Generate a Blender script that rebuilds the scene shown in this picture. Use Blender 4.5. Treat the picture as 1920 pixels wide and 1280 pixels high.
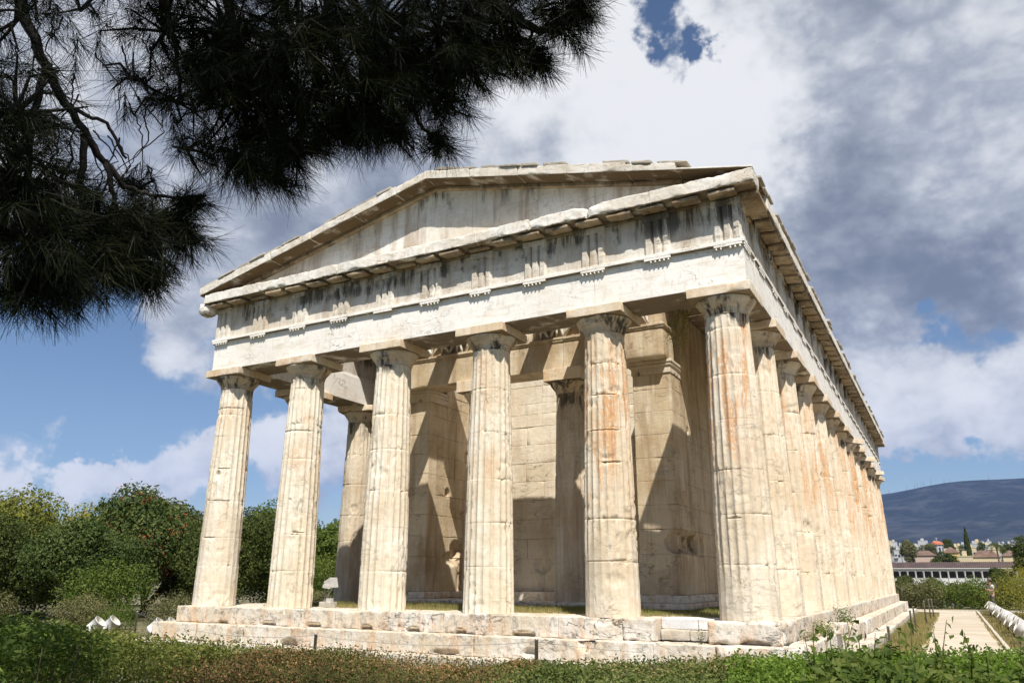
import bpy, math, random
import numpy as np
from mathutils import Matrix, Vector, Euler
R = math.radians
sc = bpy.context.scene
for o in list(bpy.data.objects): bpy.data.objects.remove(o)
col = sc.collection

# ------------------------------------------------------------------ camera
CAM = np.array([9.28371826, -13.7785890, 0.640793499])
YAW, PIT, ROL, FPX = 0.498269004, 1.86736208, 0.00426967, 1453.27915
RM = Matrix.Rotation(YAW, 4, 'Z') @ Matrix.Rotation(PIT, 4, 'X') @ Matrix.Rotation(ROL, 4, 'Z')
cd = bpy.data.cameras.new('camera'); cam = bpy.data.objects.new('camera', cd); col.objects.link(cam)
cam.matrix_world = Matrix.Translation(Vector(CAM)) @ RM
cd.sensor_width = 36; cd.sensor_fit = 'HORIZONTAL'; cd.lens = FPX/1920*36
cd.clip_start = 0.05; cd.clip_end = 40000
sc.camera = cam
RN = np.array(RM.to_3x3())
def ray(px, py):
    d = RN @ np.array([(px-960)/FPX, -(py-640)/FPX, -1.0]); return d/np.linalg.norm(d)
def at(px, py, d): return CAM + ray(px, py)*d
def on_plane(px, py, ax, val):
    d = ray(px, py); return CAM + d*((val-CAM[ax])/d[ax])

# ------------------------------------------------------------------ light
SUN = np.array([0.413, -0.571, 1.0]); SUN /= np.linalg.norm(SUN)
ELEV = math.asin(SUN[2]); AZ = math.atan2(SUN[0], SUN[1])
sl = bpy.data.lights.new('sun', 'SUN'); sl.energy = 5.0; sl.angle = R(0.5); sl.color = (1.0, 0.945, 0.87)
so = bpy.data.objects.new('sun', sl); col.objects.link(so)
so.rotation_euler = Vector(SUN).to_track_quat('Z', 'Y').to_euler()
sc.view_settings.view_transform = 'Standard'; sc.view_settings.look = 'None'
sc.view_settings.exposure = 0.46; sc.view_settings.gamma = 1; sc.view_settings.use_curve_mapping = False

# ------------------------------------------------------------------ node helpers
class NT:
    def __init__(s, tree): s.t = tree; s.n = tree.nodes; s.l = tree.links
    def node(s, typ, **kw):
        n = s.n.new(typ)
        for k, v in kw.items():
            if k == 'inp':
                for a, b in v.items(): s.put(n, a, b)
            else: setattr(n, k, v)
        return n
    def put(s, n, a, b):
        if isinstance(b, bpy.types.NodeSocket): s.l.new(b, n.inputs[a])
        else: n.inputs[a].default_value = b
    def math(s, op, a, b=0.0, c=0.0, clamp=False):
        n = s.n.new('ShaderNodeMath'); n.operation = op; n.use_clamp = clamp
        s.put(n, 0, a); s.put(n, 1, b); s.put(n, 2, c); return n.outputs[0]
    def vmath(s, op, a, b=(0, 0, 0)):
        n = s.n.new('ShaderNodeVectorMath'); n.operation = op; s.put(n, 0, a); s.put(n, 1, b)
        return n.outputs['Value'] if op == 'DOT_PRODUCT' else n.outputs['Vector']
    def vscale(s, a, k):
        n = s.n.new('ShaderNodeVectorMath'); n.operation = 'SCALE'; s.put(n, 0, a); s.put(n, 'Scale', k); return n.outputs[0]
    def noise(s, vec, scale, detail=4, rough=0.55, dist=0.0, out='Fac'):
        n = s.n.new('ShaderNodeTexNoise'); s.put(n, 'Vector', vec); s.put(n, 'Scale', scale); s.put(n, 'Detail', detail)
        s.put(n, 'Roughness', rough); s.put(n, 'Distortion', dist); return n.outputs[out]
    def ramp(s, v, a, b, lo=0.0, hi=1.0, smooth=True):
        n = s.n.new('ShaderNodeMapRange'); n.interpolation_type = 'SMOOTHSTEP' if smooth else 'LINEAR'
        s.put(n, 0, v); s.put(n, 1, a); s.put(n, 2, b); s.put(n, 3, lo); s.put(n, 4, hi); return n.outputs[0]
    def mix(s, f, a, b, blend='MIX'):
        n = s.n.new('ShaderNodeMix'); n.data_type = 'RGBA'; n.blend_type = blend
        s.put(n, 0, f); s.put(n, 6, a if isinstance(a, bpy.types.NodeSocket) else (*a, 1)); s.put(n, 7, b if isinstance(b, bpy.types.NodeSocket) else (*b, 1))
        return n.outputs[2]

# ------------------------------------------------------------------ world
w = bpy.data.worlds.new("World"); sc.world = w; w.use_nodes = True
def build_world():
    t = NT(w.node_tree); t.n.clear()
    out = t.node('ShaderNodeOutputWorld'); bg = t.node('ShaderNodeBackground')
    sky = t.node('ShaderNodeTexSky', sky_type='NISHITA', sun_disc=False)
    sky.sun_elevation = ELEV; sky.sun_rotation = AZ; sky.air_density = 1.0; sky.dust_density = 0.6; sky.ozone_density = 2.0
    D = t.node('ShaderNodeTexCoord').outputs['Generated']
    # clouds lie flatter than they are wide
    cp = t.vmath('MULTIPLY', D, (2.3, 2.3, 3.4))
    warp = t.noise(D, 5.0, 5, 0.6, out='Color')
    warp2 = t.noise(t.vmath('ADD', D, (4.4, 1.7, 9.0)), 17.0, 5, 0.65, out='Color')
    Dw = t.vmath('ADD', t.vmath('ADD', D, t.vscale(t.vmath('SUBTRACT', warp, (0.5, 0.5, 0.5)), 0.26)), t.vscale(t.vmath('SUBTRACT', warp2, (0.5, 0.5, 0.5)), 0.10))
    def blobs(lst):
        acc = None
        for px, py, r, a in lst:
            c = ray(px, py)
            d = t.vmath('DISTANCE', Dw, tuple(c)) if False else None
            n = t.n.new('ShaderNodeVectorMath'); n.operation = 'DISTANCE'; t.put(n, 0, Dw); n.inputs[1].default_value = tuple(c)
            v = t.ramp(n.outputs['Value'], r/FPX, 0.0, 0.0, a)
            acc = v if acc is None else t.math('ADD', acc, v)
        return acc
    n1 = t.noise(cp, 1.7, 9, 0.56, 0.25)
    n2 = t.noise(t.vmath('ADD', cp, (7.3, 2.1, 4.0)), 4.2, 8, 0.6, 0.3)
    dens = t.math('ADD', t.math('MULTIPLY', n1, 1.0), t.math('MULTIPLY', t.math('SUBTRACT', n2, 0.5), 0.42))
    place = blobs([(1290, 110, 110, -.30), (1365, 120, 95, -.34), (1215, 10, 110, -.36), (1340, 60, 80, -.26), (1180, 100, 80, -.18), (1440, 150, 60, -.12), (1300, 20, 70, .25), (1760, 620, 170, -.42), (1690, 610, 110, -.30), (1860, 650, 110, -.25), (1880, 1000, 330, -.16), (1690, 860, 130, -.2), (190, 770, 330, -.40), (560, 760, 140, -.15), (60, 640, 150, -.25),
                   (540, 900, 150, -.1), (1050, 250, 420, .30), (1500, 250, 480, .34), (1650, 480, 430, .32), (1830, 760, 190, .22), (700, 230, 420, .26), (300, 640, 210, .26), (420, 460, 260, .2),
                   (60, 925, 110, .36), (180, 915, 100, .42), (330, 880, 130, .50), (470, 850, 120, .40), (600, 870, 120, .45), (200, 852, 60, .36), (90, 780, 60, .25), (480, 700, 80, .2), (1640, 640, 150, .2), (1850, 760, 190, .25), (1760, 800, 130, .2), (1400, 30, 200, .1), (0, 640, 160, -.1), (-400, 300, 900, .2), (2300, 200, 900, .2)])
    dens = t.math('ADD', dens, place)
    # cloud thinned in the unseen sky behind the camera to lower the ambient light
    bk = t.vmath('DOT_PRODUCT', D, tuple(np.array([0.5, -0.8, 0.33])))
    dens = t.math('SUBTRACT', dens, t.math('MULTIPLY', t.ramp(bk, 0.05, 0.6), 0.32))
    cov = t.ramp(dens, 0.48, 0.655)
    # cloud body tone: bright tops against shaded undersides
    dark = blobs([(1650, 480, 330, .54), (1850, 130, 300, .05), (1560, 90, 160, .08), (1800, 540, 170, .25), (500, 420, 420, .2), (720, 260, 260, .2), (1110, 250, 170, .2), (1830, 830, 140, .25), (1800, 700, 120, .1), (60, 940, 260, .06), (1000, 250, 200, .1)])
    brt = blobs([(1230, 200, 360, .7), (1400, 200, 250, .35), (1020, 60, 220, .35), (1850, 760, 150, .3), (330, 870, 180, .5), (100, 900, 160, .4), (560, 860, 170, .45), (1640, 680, 130, .3), (1850, 280, 200, .15), (330, 650, 190, .25)])
    n3a = t.noise(t.vmath('ADD', cp, (3.1, 9.1, 1.0)), 2.6, 4, 0.55, 0.2)
    bil = t.math('ABSOLUTE', t.math('SUBTRACT', t.noise(t.vmath('ADD', cp, (1.1, 5.1, 3.0)), 4.6, 8, 0.52, 0.15), 0.5))
    bil2 = t.math('ABSOLUTE', t.math('SUBTRACT', t.noise(t.vmath('ADD', cp, (8.1, 2.1, 6.0)), 11.0, 8, 0.55, 0.1), 0.5))
    n3 = t.math('ADD', t.math('ADD', n3a, t.math('SUBTRACT', t.math('MULTIPLY', bil, .85), 0.035)), t.math('SUBTRACT', t.math('MULTIPLY', bil2, .32), 0.015))
    tone = t.math('ADD', t.math('SUBTRACT', t.math('MULTIPLY', t.math('SUBTRACT', n3, 0.5), 1.7), dark), t.math('ADD', brt, 0.60))
    tone = t.ramp(tone, -0.15, 1.15)
    r = t.node('ShaderNodeValToRGB', inp={0: tone}); e = r.color_ramp.elements
    e[0].position = 0; e[0].color = (0.15, 0.172, 0.215, 1); e[1].position = 1; e[1].color = (0.66, 0.665, 0.67, 1)
    m = e.new(0.5); m.color = (0.34, 0.365, 0.41, 1)
    skyc = t.vscale(sky.outputs[0], 0.074)
    c = t.mix(t.math('MULTIPLY', cov, 0.97), skyc, r.outputs[0])
    t.put(bg, 0, c); bg.inputs[1].default_value = 1.0
    t.l.new(bg.outputs[0], out.inputs[0])
build_world()

# ------------------------------------------------------------------ numeric noise
def _hash(i, j, k, s):
    h = (i.astype(np.int64)*374761393 + j.astype(np.int64)*668265263 + k.astype(np.int64)*2147483647 + s*974634777) & 0xffffffff
    h = ((h ^ (h >> 13))*1274126177) & 0xffffffff
    return ((h ^ (h >> 16)) & 0xffff)/32767.5 - 1.0
def vnoise(p, s=0):
    i = np.floor(p); f = p-i; f = f*f*(3-2*f); i = i.astype(np.int64)
    r = 0
    for a in (0, 1):
        wa = f[:, 0] if a else 1-f[:, 0]
        for b in (0, 1):
            wb = f[:, 1] if b else 1-f[:, 1]
            for c in (0, 1):
                wc = f[:, 2] if c else 1-f[:, 2]
                r = r + wa*wb*wc*_hash(i[:, 0]+a, i[:, 1]+b, i[:, 2]+c, s)
    return r
def fbm(p, sc_=1.0, o=3, s=0):
    p = np.asarray(p, float)*sc_; r = 0; a = 1.0; t = 0
    for k in range(o): r = r + a*vnoise(p*(2.03**k)+k*17.3, s+k); t += a; a *= .5
    return r/t
def sstep(x, a, b):
    t = np.clip((x-a)/(b-a), 0, 1); return t*t*(3-2*t)

# ------------------------------------------------------------------ mesh helpers
def link(name, me, m, parent=None):
    o = bpy.data.objects.new(name, me); col.objects.link(o)
    if m is not None: me.materials.append(m)
    if parent is not None: o.parent = parent
    return o
def mesh_np(name, V, F, smooth=True):
    """F: list of int arrays (n,k)"""
    V = np.asarray(V, np.float32)
    me = bpy.data.meshes.new(name)
    Fs = [np.asarray(f, np.int32) for f in F if len(f)]
    loops = np.concatenate([f.ravel() for f in Fs]); tot = np.concatenate([np.full(len(f), f.shape[1], np.int32) for f in Fs])
    start = np.concatenate([[0], np.cumsum(tot)[:-1]]).astype(np.int32)
    me.vertices.add(len(V)); me.vertices.foreach_set('co', V.ravel())
    me.loops.add(len(loops)); me.loops.foreach_set('vertex_index', loops.astype(np.int32))
    me.polygons.add(len(tot)); me.polygons.foreach_set('loop_start', start)
    me.update(calc_edges=True)
    me.polygons.foreach_set('use_smooth', np.full(len(tot), smooth))
    me.validate(); return me
class MB:
    def __init__(s): s.V = []; s.F = []; s.n = 0
    def add(s, V, *F):
        for f in F: s.F.append(np.asarray(f, int)+s.n)
        s.V.append(np.asarray(V, float)); s.n += len(V); return s
    def box(s, lo, hi, rot=0.0, M=None):
        lo = np.array(lo, float); hi = np.array(hi, float)
        V = np.array([[x, y, z] for x in (0, 1) for y in (0, 1) for z in (0, 1)], float)*(hi-lo)+lo
        if M is not None: V = (np.c_[V, np.ones(8)] @ np.array(M).T)[:, :3]
        return s.add(V, [[0, 1, 3, 2], [4, 6, 7, 5], [0, 4, 5, 1], [2, 3, 7, 6], [0, 2, 6, 4], [1, 5, 7, 3]])
    def tube(s, pts, rad, n=8, cap=True):
        pts = np.array(pts, float); rad = np.broadcast_to(rad, len(pts)); k = len(pts)
        T = np.gradient(pts, axis=0); T /= np.linalg.norm(T, axis=1)[:, None]+1e-9
        ref = np.array([0, 0, 1.0]) if abs(T[0][2]) < .9 else np.array([1.0, 0, 0]); V = []
        for i in range(k):
            a = np.cross(T[i], ref); a /= np.linalg.norm(a)+1e-9; b = np.cross(T[i], a)
            th = np.arange(n)*2*np.pi/n
            V.append(pts[i]+rad[i]*(np.cos(th)[:, None]*a+np.sin(th)[:, None]*b))
        V = np.concatenate(V); i = np.arange(k-1)[:, None]*n; j = np.arange(n)[None]; j2 = (j+1) % n
        F = np.stack([i+j, i+j2, i+n+j2, i+n+j], -1).reshape(-1, 4); s.add(V, F)
        if cap: s.F.append(np.array([list(range(s.n-k*n, s.n-k*n+n))])); s.F.append(np.array([list(range(s.n-n, s.n))]))
        return s
    def lathe(s, prof, c=(0, 0, 0), n=24, M=None):
        prof = np.array(prof, float); th = np.arange(n)*2*np.pi/n
        V = np.stack([prof[:, 0][:, None]*np.cos(th), prof[:, 0][:, None]*np.sin(th), np.repeat(prof[:, 1][:, None], n, 1)], -1).reshape(-1, 3)+np.array(c)
        if M is not None: V = (np.c_[V, np.ones(len(V))] @ np.array(M).T)[:, :3]
        k = len(prof); i = np.arange(k-1)[:, None]*n; j = np.arange(n)[None]; j2 = (j+1) % n
        return s.add(V, np.stack([i+j, i+j2, i+n+j2, i+n+j], -1).reshape(-1, 4))
    def build(s, name, m, parent=None, smooth=False):
        return link(name, mesh_np(name, np.concatenate(s.V), s.F, smooth), m, parent)
def tag(o, label=None, cat=None, group=None, kind=None):
    if label: o['label'] = label
    if cat: o['category'] = cat
    if group: o['group'] = group
    if kind: o['kind'] = kind
    return o
def empty(name, loc=(0, 0, 0), rz=0):
    o = bpy.data.objects.new(name, None); col.objects.link(o); o.location = loc; o.rotation_euler = (0, 0, rz); o.empty_display_size = .2; return o
def copy_tree(o, parent=None):
    c = o.copy(); col.objects.link(c); c.parent = parent
    for ch in o.children: copy_tree(ch, c)
    return c

def axis_lines(L, res, r):
    n = max(1, int(round(L/res))); g = np.linspace(0, L, n+1)
    e = [x for x in (r*.3, r*.8, r*1.6) if x < L*.45]
    return np.unique(np.round(np.concatenate([g, e, [L-x for x in e]]), 5))
def rbox(lo, hi, res=.12, r=.012, chip=.05, amp=.004, seed=0, notch=(), chipf=1.6, bias=-.12):
    """weathered stone block: rounded, chipped edges and an uneven face.  returns V, F"""
    lo = np.array(lo, float); hi = np.array(hi, float); S = hi-lo
    A = [axis_lines(S[k], res, max(r, .012)) for k in range(3)]
    Vs = []; Fs = []; n0 = 0
    for ax in range(3):
        u, v = [k for k in range(3) if k != ax]
        gu, gv = np.meshgrid(A[u], A[v], indexing='ij')
        for side in (0, 1):
            P = np.zeros(gu.shape+(3,)); P[..., u] = gu; P[..., v] = gv; P[..., ax] = S[ax]*side
            a, b = gu.shape; idx = np.arange(a*b).reshape(a, b)+n0
            F = np.stack([idx[:-1, :-1], idx[1:, :-1], idx[1:, 1:], idx[:-1, 1:]], -1).reshape(-1, 4)
            if side == (1 if ax == 1 else 0): F = F[:, ::-1]
            Vs.append(P.reshape(-1, 3)); Fs.append(F); n0 += a*b
    V = np.concatenate(Vs); F = np.concatenate(Fs)
    _, ui, inv = np.unique(np.round(V, 5), axis=0, return_index=True, return_inverse=True)
    V = V[ui]; F = inv.ravel()[F]
    Wd = V+lo+seed*3.7
    rr = r+chip*np.clip(fbm(Wd, chipf, 3, seed)+.35*fbm(Wd, chipf*6, 2, seed+2)+bias, 0, 1)*2.2
    rr = np.minimum(rr, S.min()*.48)[:, None]
    C = np.clip(V, rr, S-rr); D = V-C; Ln = np.linalg.norm(D, axis=1)[:, None]+1e-9
    V2 = C+D/Ln*rr
    V2 += (D/Ln)*(amp*fbm(Wd, 5, 3, seed+5)+amp*.5*fbm(Wd, 19, 2, seed+6))[:, None]
    V2 += lo
    for (c, rad, dep) in notch:
        q = (V2-np.array(c))/np.array(rad); m = sstep(np.linalg.norm(q, axis=1)+.12*fbm(V2, 18, 2, 3), 1.06, .90)
        V2 += m[:, None]*np.array(dep)
    return V2, F

# facade frames: (u along, w outward from the column axis, z)
H, L = 6.2875, 30.656
def f_front(V): return np.stack([V[:, 0], -V[:, 1], V[:, 2]], 1)
def f_right(V): return np.stack([H+V[:, 1], V[:, 0], V[:, 2]], 1)
def f_left(V): return np.stack([-H-V[:, 1], V[:, 0], V[:, 2]], 1)
def f_back(V): return np.stack([V[:, 0], L+V[:, 1], V[:, 2]], 1)

# ------------------------------------------------------------------ materials
MATS = {}
def newmat(name):
    m = bpy.data.materials.new(name); m.use_nodes = True; t = NT(m.node_tree); t.n.clear()
    out = t.node('ShaderNodeOutputMaterial'); b = t.node('ShaderNodeBsdfPrincipled'); t.l.new(b.outputs[0], out.inputs[0])
    MATS[name] = m; return m, t, b
def stone(name, a=(.70, .61, .475), b=(.78, .735, .65), patina=0.0, pz=None, grime=0.0, gz=(), vein=.5, bump=.5, seed=0.0, pat_col=(.58, .34, .17), brown=0.0, dirt=.35, tan=.3, under=0.0, dl=.56):
    m, t, bs = newmat(name)
    P = t.vmath('ADD', t.node('ShaderNodeNewGeometry').outputs['Position'], (seed, seed*.7, 0))
    orn = t.node('ShaderNodeObjectInfo').outputs['Random']
    if name.startswith('shaft') or name in ('capital', 'inner_column', 'abacus'):      # every drum column weathers its own way
        P = t.vmath('ADD', P, t.node('ShaderNodeCombineXYZ', inp={0: t.math('MULTIPLY', orn, 61.0), 1: t.math('MULTIPLY', orn, 37.0), 2: 0.0}).outputs[0])
    z = t.node('ShaderNodeSeparateXYZ', inp={0: P}).outputs[2]
    st = t.vmath('MULTIPLY', P, (1, 1, .13))          # vertical streak space
    c = t.mix(t.ramp(t.noise(P, .9, 5, .6), .36, .62), a, b)
    # warm tan clouds
    c = t.mix(t.math('MULTIPLY', t.ramp(t.noise(P, 2.3, 6, .62, .6), .5, .72), tan), c, (.60, .45, .28))
    c = t.mix(t.math('MULTIPLY', t.ramp(t.noise(st, 5.5, 6, .65), .5, .7), .35), c, (.80, .77, .70))
    c = t.mix(t.math('MULTIPLY', t.ramp(t.noise(t.vmath('MULTIPLY', P, (1, 1, .3)), 11, 6, .7), .52, .66), .30), c, (.44, .34, .22))
    c = t.mix(t.math('MULTIPLY', t.ramp(t.noise(t.vmath('MULTIPLY', P, (.5, .5, 4)), 3.0, 6, .65, .5), .53, .64), .28), c, (.50, .40, .27))
    if brown > 0:
        c = t.mix(t.math('MULTIPLY', t.ramp(t.noise(st, 2.6, 6, .65, .3), .45, .66), brown), c, (.30, .20, .11))
    if patina > 0:
        pn = t.math('MULTIPLY', t.math('MULTIPLY', t.ramp(t.noise(st, 3.4, 7, .68, .2), .46, .62), t.ramp(t.noise(P, .75, 3), .37-.11*patina, .51-.11*patina)), patina)
        if pz: pn = t.math('MULTIPLY', pn, t.math('MULTIPLY', t.ramp(z, pz[0], pz[1]), t.ramp(z, pz[3], pz[2])))
        flake = t.ramp(t.noise(t.vmath('MULTIPLY', P, (1, 1, .5)), 24, 4, .6), .60, .56)
        c = t.mix(t.math('MULTIPLY', pn, flake), c, pat_col)
    if name.startswith('shaft'): c = t.mix(t.math('MULTIPLY', t.math('ABSOLUTE', t.math('SUBTRACT', orn, .5)), .3), c, (.80, .74, .62))
    # grey lichen dirt
    c = t.mix(t.math('MULTIPLY', t.ramp(t.noise(P, 6.5, 8, .72), dl, dl+.13), dirt), c, (.30, .275, .23))
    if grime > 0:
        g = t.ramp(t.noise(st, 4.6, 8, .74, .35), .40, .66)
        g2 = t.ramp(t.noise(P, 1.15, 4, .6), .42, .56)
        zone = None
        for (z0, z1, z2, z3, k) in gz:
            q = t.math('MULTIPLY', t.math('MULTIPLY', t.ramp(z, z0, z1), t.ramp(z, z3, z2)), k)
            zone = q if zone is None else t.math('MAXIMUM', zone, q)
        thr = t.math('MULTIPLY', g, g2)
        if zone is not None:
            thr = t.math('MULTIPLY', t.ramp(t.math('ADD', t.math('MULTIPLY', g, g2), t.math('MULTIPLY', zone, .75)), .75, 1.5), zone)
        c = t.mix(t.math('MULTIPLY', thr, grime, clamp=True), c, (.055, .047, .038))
    if under > 0:      # brown stain on undersides, with the shade below beams and eaves painted in
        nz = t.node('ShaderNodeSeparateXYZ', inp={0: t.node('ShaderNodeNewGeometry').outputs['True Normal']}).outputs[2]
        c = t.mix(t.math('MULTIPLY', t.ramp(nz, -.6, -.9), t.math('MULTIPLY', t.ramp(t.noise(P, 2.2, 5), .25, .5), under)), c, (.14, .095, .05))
    # veins and hairline cracks
    vn = t.noise(t.vmath('MULTIPLY', P, (.6, .6, 1.5)), 1.9, 8, .62, .8)
    crack = t.ramp(t.math('ABSOLUTE', t.math('SUBTRACT', vn, .5)), .001, .010, 1, 0)
    gate = t.ramp(t.noise(P, .8, 2), .47, .6)
    ck = t.math('MULTIPLY', t.math('MULTIPLY', crack, gate), vein)
    c = t.mix(ck, c, (.16, .12, .085))
    pits = t.ramp(t.noise(P, 55, 3, .7), .66, .74)
    c = t.mix(t.math('MULTIPLY', pits, .38), c, (.22, .17, .12))
    t.put(bs, 'Base Color', c); bs.inputs['Roughness'].default_value = .85; bs.inputs['Specular IOR Level'].default_value = .25
    hgt = t.math('ADD', t.math('MULTIPLY', t.noise(P, 9, 8, .68), 1.0), t.math('MULTIPLY', t.noise(P, 70, 4, .7), .22))
    hgt = t.math('SUBTRACT', hgt, t.math('ADD', t.math('MULTIPLY', ck, .5), t.math('MULTIPLY', pits, .2)))
    bp = t.node('ShaderNodeBump', inp={'Strength': bump, 'Distance': .03, 'Height': hgt}); t.put(bs, 'Normal', bp.outputs[0])
    return m
def plain(name, c, rough=.6, metal=0, var=.15, scale=8, bump=0):
    m, t, bs = newmat(name); P = t.node('ShaderNodeNewGeometry').outputs['Position']
    n = t.noise(P, scale, 5, .6)
    t.put(bs, 'Base Color', t.mix(t.ramp(n, .35, .65), tuple(x*(1-var) for x in c), tuple(min(1, x*(1+var)) for x in c)))
    bs.inputs['Roughness'].default_value = rough; bs.inputs['Metallic'].default_value = metal
    if bump: t.put(bs, 'Normal', t.node('ShaderNodeBump', inp={'Strength': bump, 'Distance': .02, 'Height': n}).outputs[0])
    return m
def leafy(name, cols, trans=.35, rough=.5, scale=1.0, gain=1.4):
    """cols: list of (weight, colour); each leaf takes one by its island, clumps drift in tone"""
    m, t, bs = newmat(name); g = t.node('ShaderNodeNewGeometry')
    cols = [(k, (min(1, c[0]*gain*1.12), min(1, c[1]*gain), c[2]*gain*.9)) for k, c in cols]
    rnd = g.outputs['Random Per Island']; P = g.outputs['Position']
    r = t.node('ShaderNodeValToRGB', inp={0: t.math('ADD', t.math('MULTIPLY', rnd, .72), t.math('MULTIPLY', t.ramp(t.noise(P, scale, 3), .35, .65), .28))})
    e = r.color_ramp.elements; tot = sum(c[0] for c in cols); acc = 0
    for i, (wt, c) in enumerate(cols):
        p = (acc+wt*.5)/tot; acc += wt
        if i == 0: e[0].position = p; e[0].color = (*c, 1); e[1].position = 1.0; e[1].color = (*cols[-1][1], 1)
        else: el = e.new(p); el.color = (*c, 1)
    t.put(bs, 'Base Color', r.outputs[0]); bs.inputs['Roughness'].default_value = max(rough, .6); bs.inputs['Specular IOR Level'].default_value = .15
    tr = t.node('ShaderNodeBsdfTranslucent', inp={'Color': t.mix(1.0, r.outputs[0], (1.1, 1.25, .5), 'MULTIPLY')})
    mx = t.node('ShaderNodeMixShader', inp={0: trans, 1: bs.outputs[0], 2: tr.outputs[0]})
    out = [n for n in t.n if n.type == 'OUTPUT_MATERIAL'][0]; t.l.new(mx.outputs[0], out.inputs[0])
    return m
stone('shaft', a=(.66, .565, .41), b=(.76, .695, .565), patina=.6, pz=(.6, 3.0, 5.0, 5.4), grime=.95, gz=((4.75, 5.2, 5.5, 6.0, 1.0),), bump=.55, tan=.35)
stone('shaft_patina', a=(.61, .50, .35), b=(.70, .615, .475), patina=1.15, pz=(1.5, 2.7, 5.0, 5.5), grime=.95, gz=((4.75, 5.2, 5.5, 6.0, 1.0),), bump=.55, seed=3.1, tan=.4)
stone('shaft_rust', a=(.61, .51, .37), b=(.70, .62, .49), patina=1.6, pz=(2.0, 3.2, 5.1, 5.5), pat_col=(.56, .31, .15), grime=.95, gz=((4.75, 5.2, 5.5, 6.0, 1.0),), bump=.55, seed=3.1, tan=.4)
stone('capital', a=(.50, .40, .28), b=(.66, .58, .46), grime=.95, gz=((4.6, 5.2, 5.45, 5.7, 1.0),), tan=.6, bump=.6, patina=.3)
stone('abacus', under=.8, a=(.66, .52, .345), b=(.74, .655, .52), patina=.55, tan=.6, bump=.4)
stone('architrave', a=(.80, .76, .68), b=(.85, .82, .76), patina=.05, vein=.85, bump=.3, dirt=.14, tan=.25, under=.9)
stone('frieze', a=(.54, .48, .39), b=(.70, .66, .58), grime=.7, gz=((6.60, 7.15, 7.9, 8.2, 1.25),), brown=.55, tan=.3, bump=.5, dirt=.3)
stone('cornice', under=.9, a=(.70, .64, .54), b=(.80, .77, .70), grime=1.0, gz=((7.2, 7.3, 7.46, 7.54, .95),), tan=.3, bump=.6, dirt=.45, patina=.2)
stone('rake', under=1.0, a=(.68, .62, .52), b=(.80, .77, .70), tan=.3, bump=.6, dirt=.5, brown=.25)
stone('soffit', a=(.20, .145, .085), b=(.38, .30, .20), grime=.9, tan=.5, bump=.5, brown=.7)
stone('tympanum', a=(.66, .61, .52), b=(.80, .78, .72), grime=.9, gz=((7.9, 9.2, 9.6, 10, 1.0),), brown=.6, tan=.2, bump=.35, dirt=.2)
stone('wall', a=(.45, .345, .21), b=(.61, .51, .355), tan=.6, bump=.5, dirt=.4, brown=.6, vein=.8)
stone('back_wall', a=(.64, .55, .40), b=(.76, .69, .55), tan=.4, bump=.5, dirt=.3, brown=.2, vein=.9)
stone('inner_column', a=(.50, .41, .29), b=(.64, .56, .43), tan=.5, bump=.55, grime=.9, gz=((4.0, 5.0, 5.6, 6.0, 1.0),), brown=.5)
stone('step', a=(.62, .54, .41), b=(.72, .68, .60), patina=.6, vein=1.0, bump=.9, dirt=.8, tan=.5, dl=.51)
stone('limestone', a=(.50, .44, .34), b=(.62, .57, .48), vein=1.0, bump=.9, dirt=.6, tan=.3)
stone('new_marble', a=(.62, .62, .61), b=(.72, .72, .71), vein=.2, bump=.4, dirt=.3, tan=0)
stone('tile', a=(.30, .27, .22), b=(.46, .42, .35), vein=.3, bump=.6, dirt=.7)
# ------------------------------------------------------------------ the temple
temple = empty('greek_temple')
tag(temple, 'weathered pale marble Doric temple with its colonnade and pediment standing on marble steps', 'temple')
M = MATS
def blk(mb, lo, hi, fr=None, **k):
    V, F = rbox(lo, hi, **k)
    if fr is not None: V = fr(V)
    mb.add(V, F); return mb
CX = [-6.2875, -3.8745, -1.2915, 1.2915, 3.8745, 6.2875]
CY = [0, 2.413] + [2.413+2.583*k for k in range(1, 11)] + [L]

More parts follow.
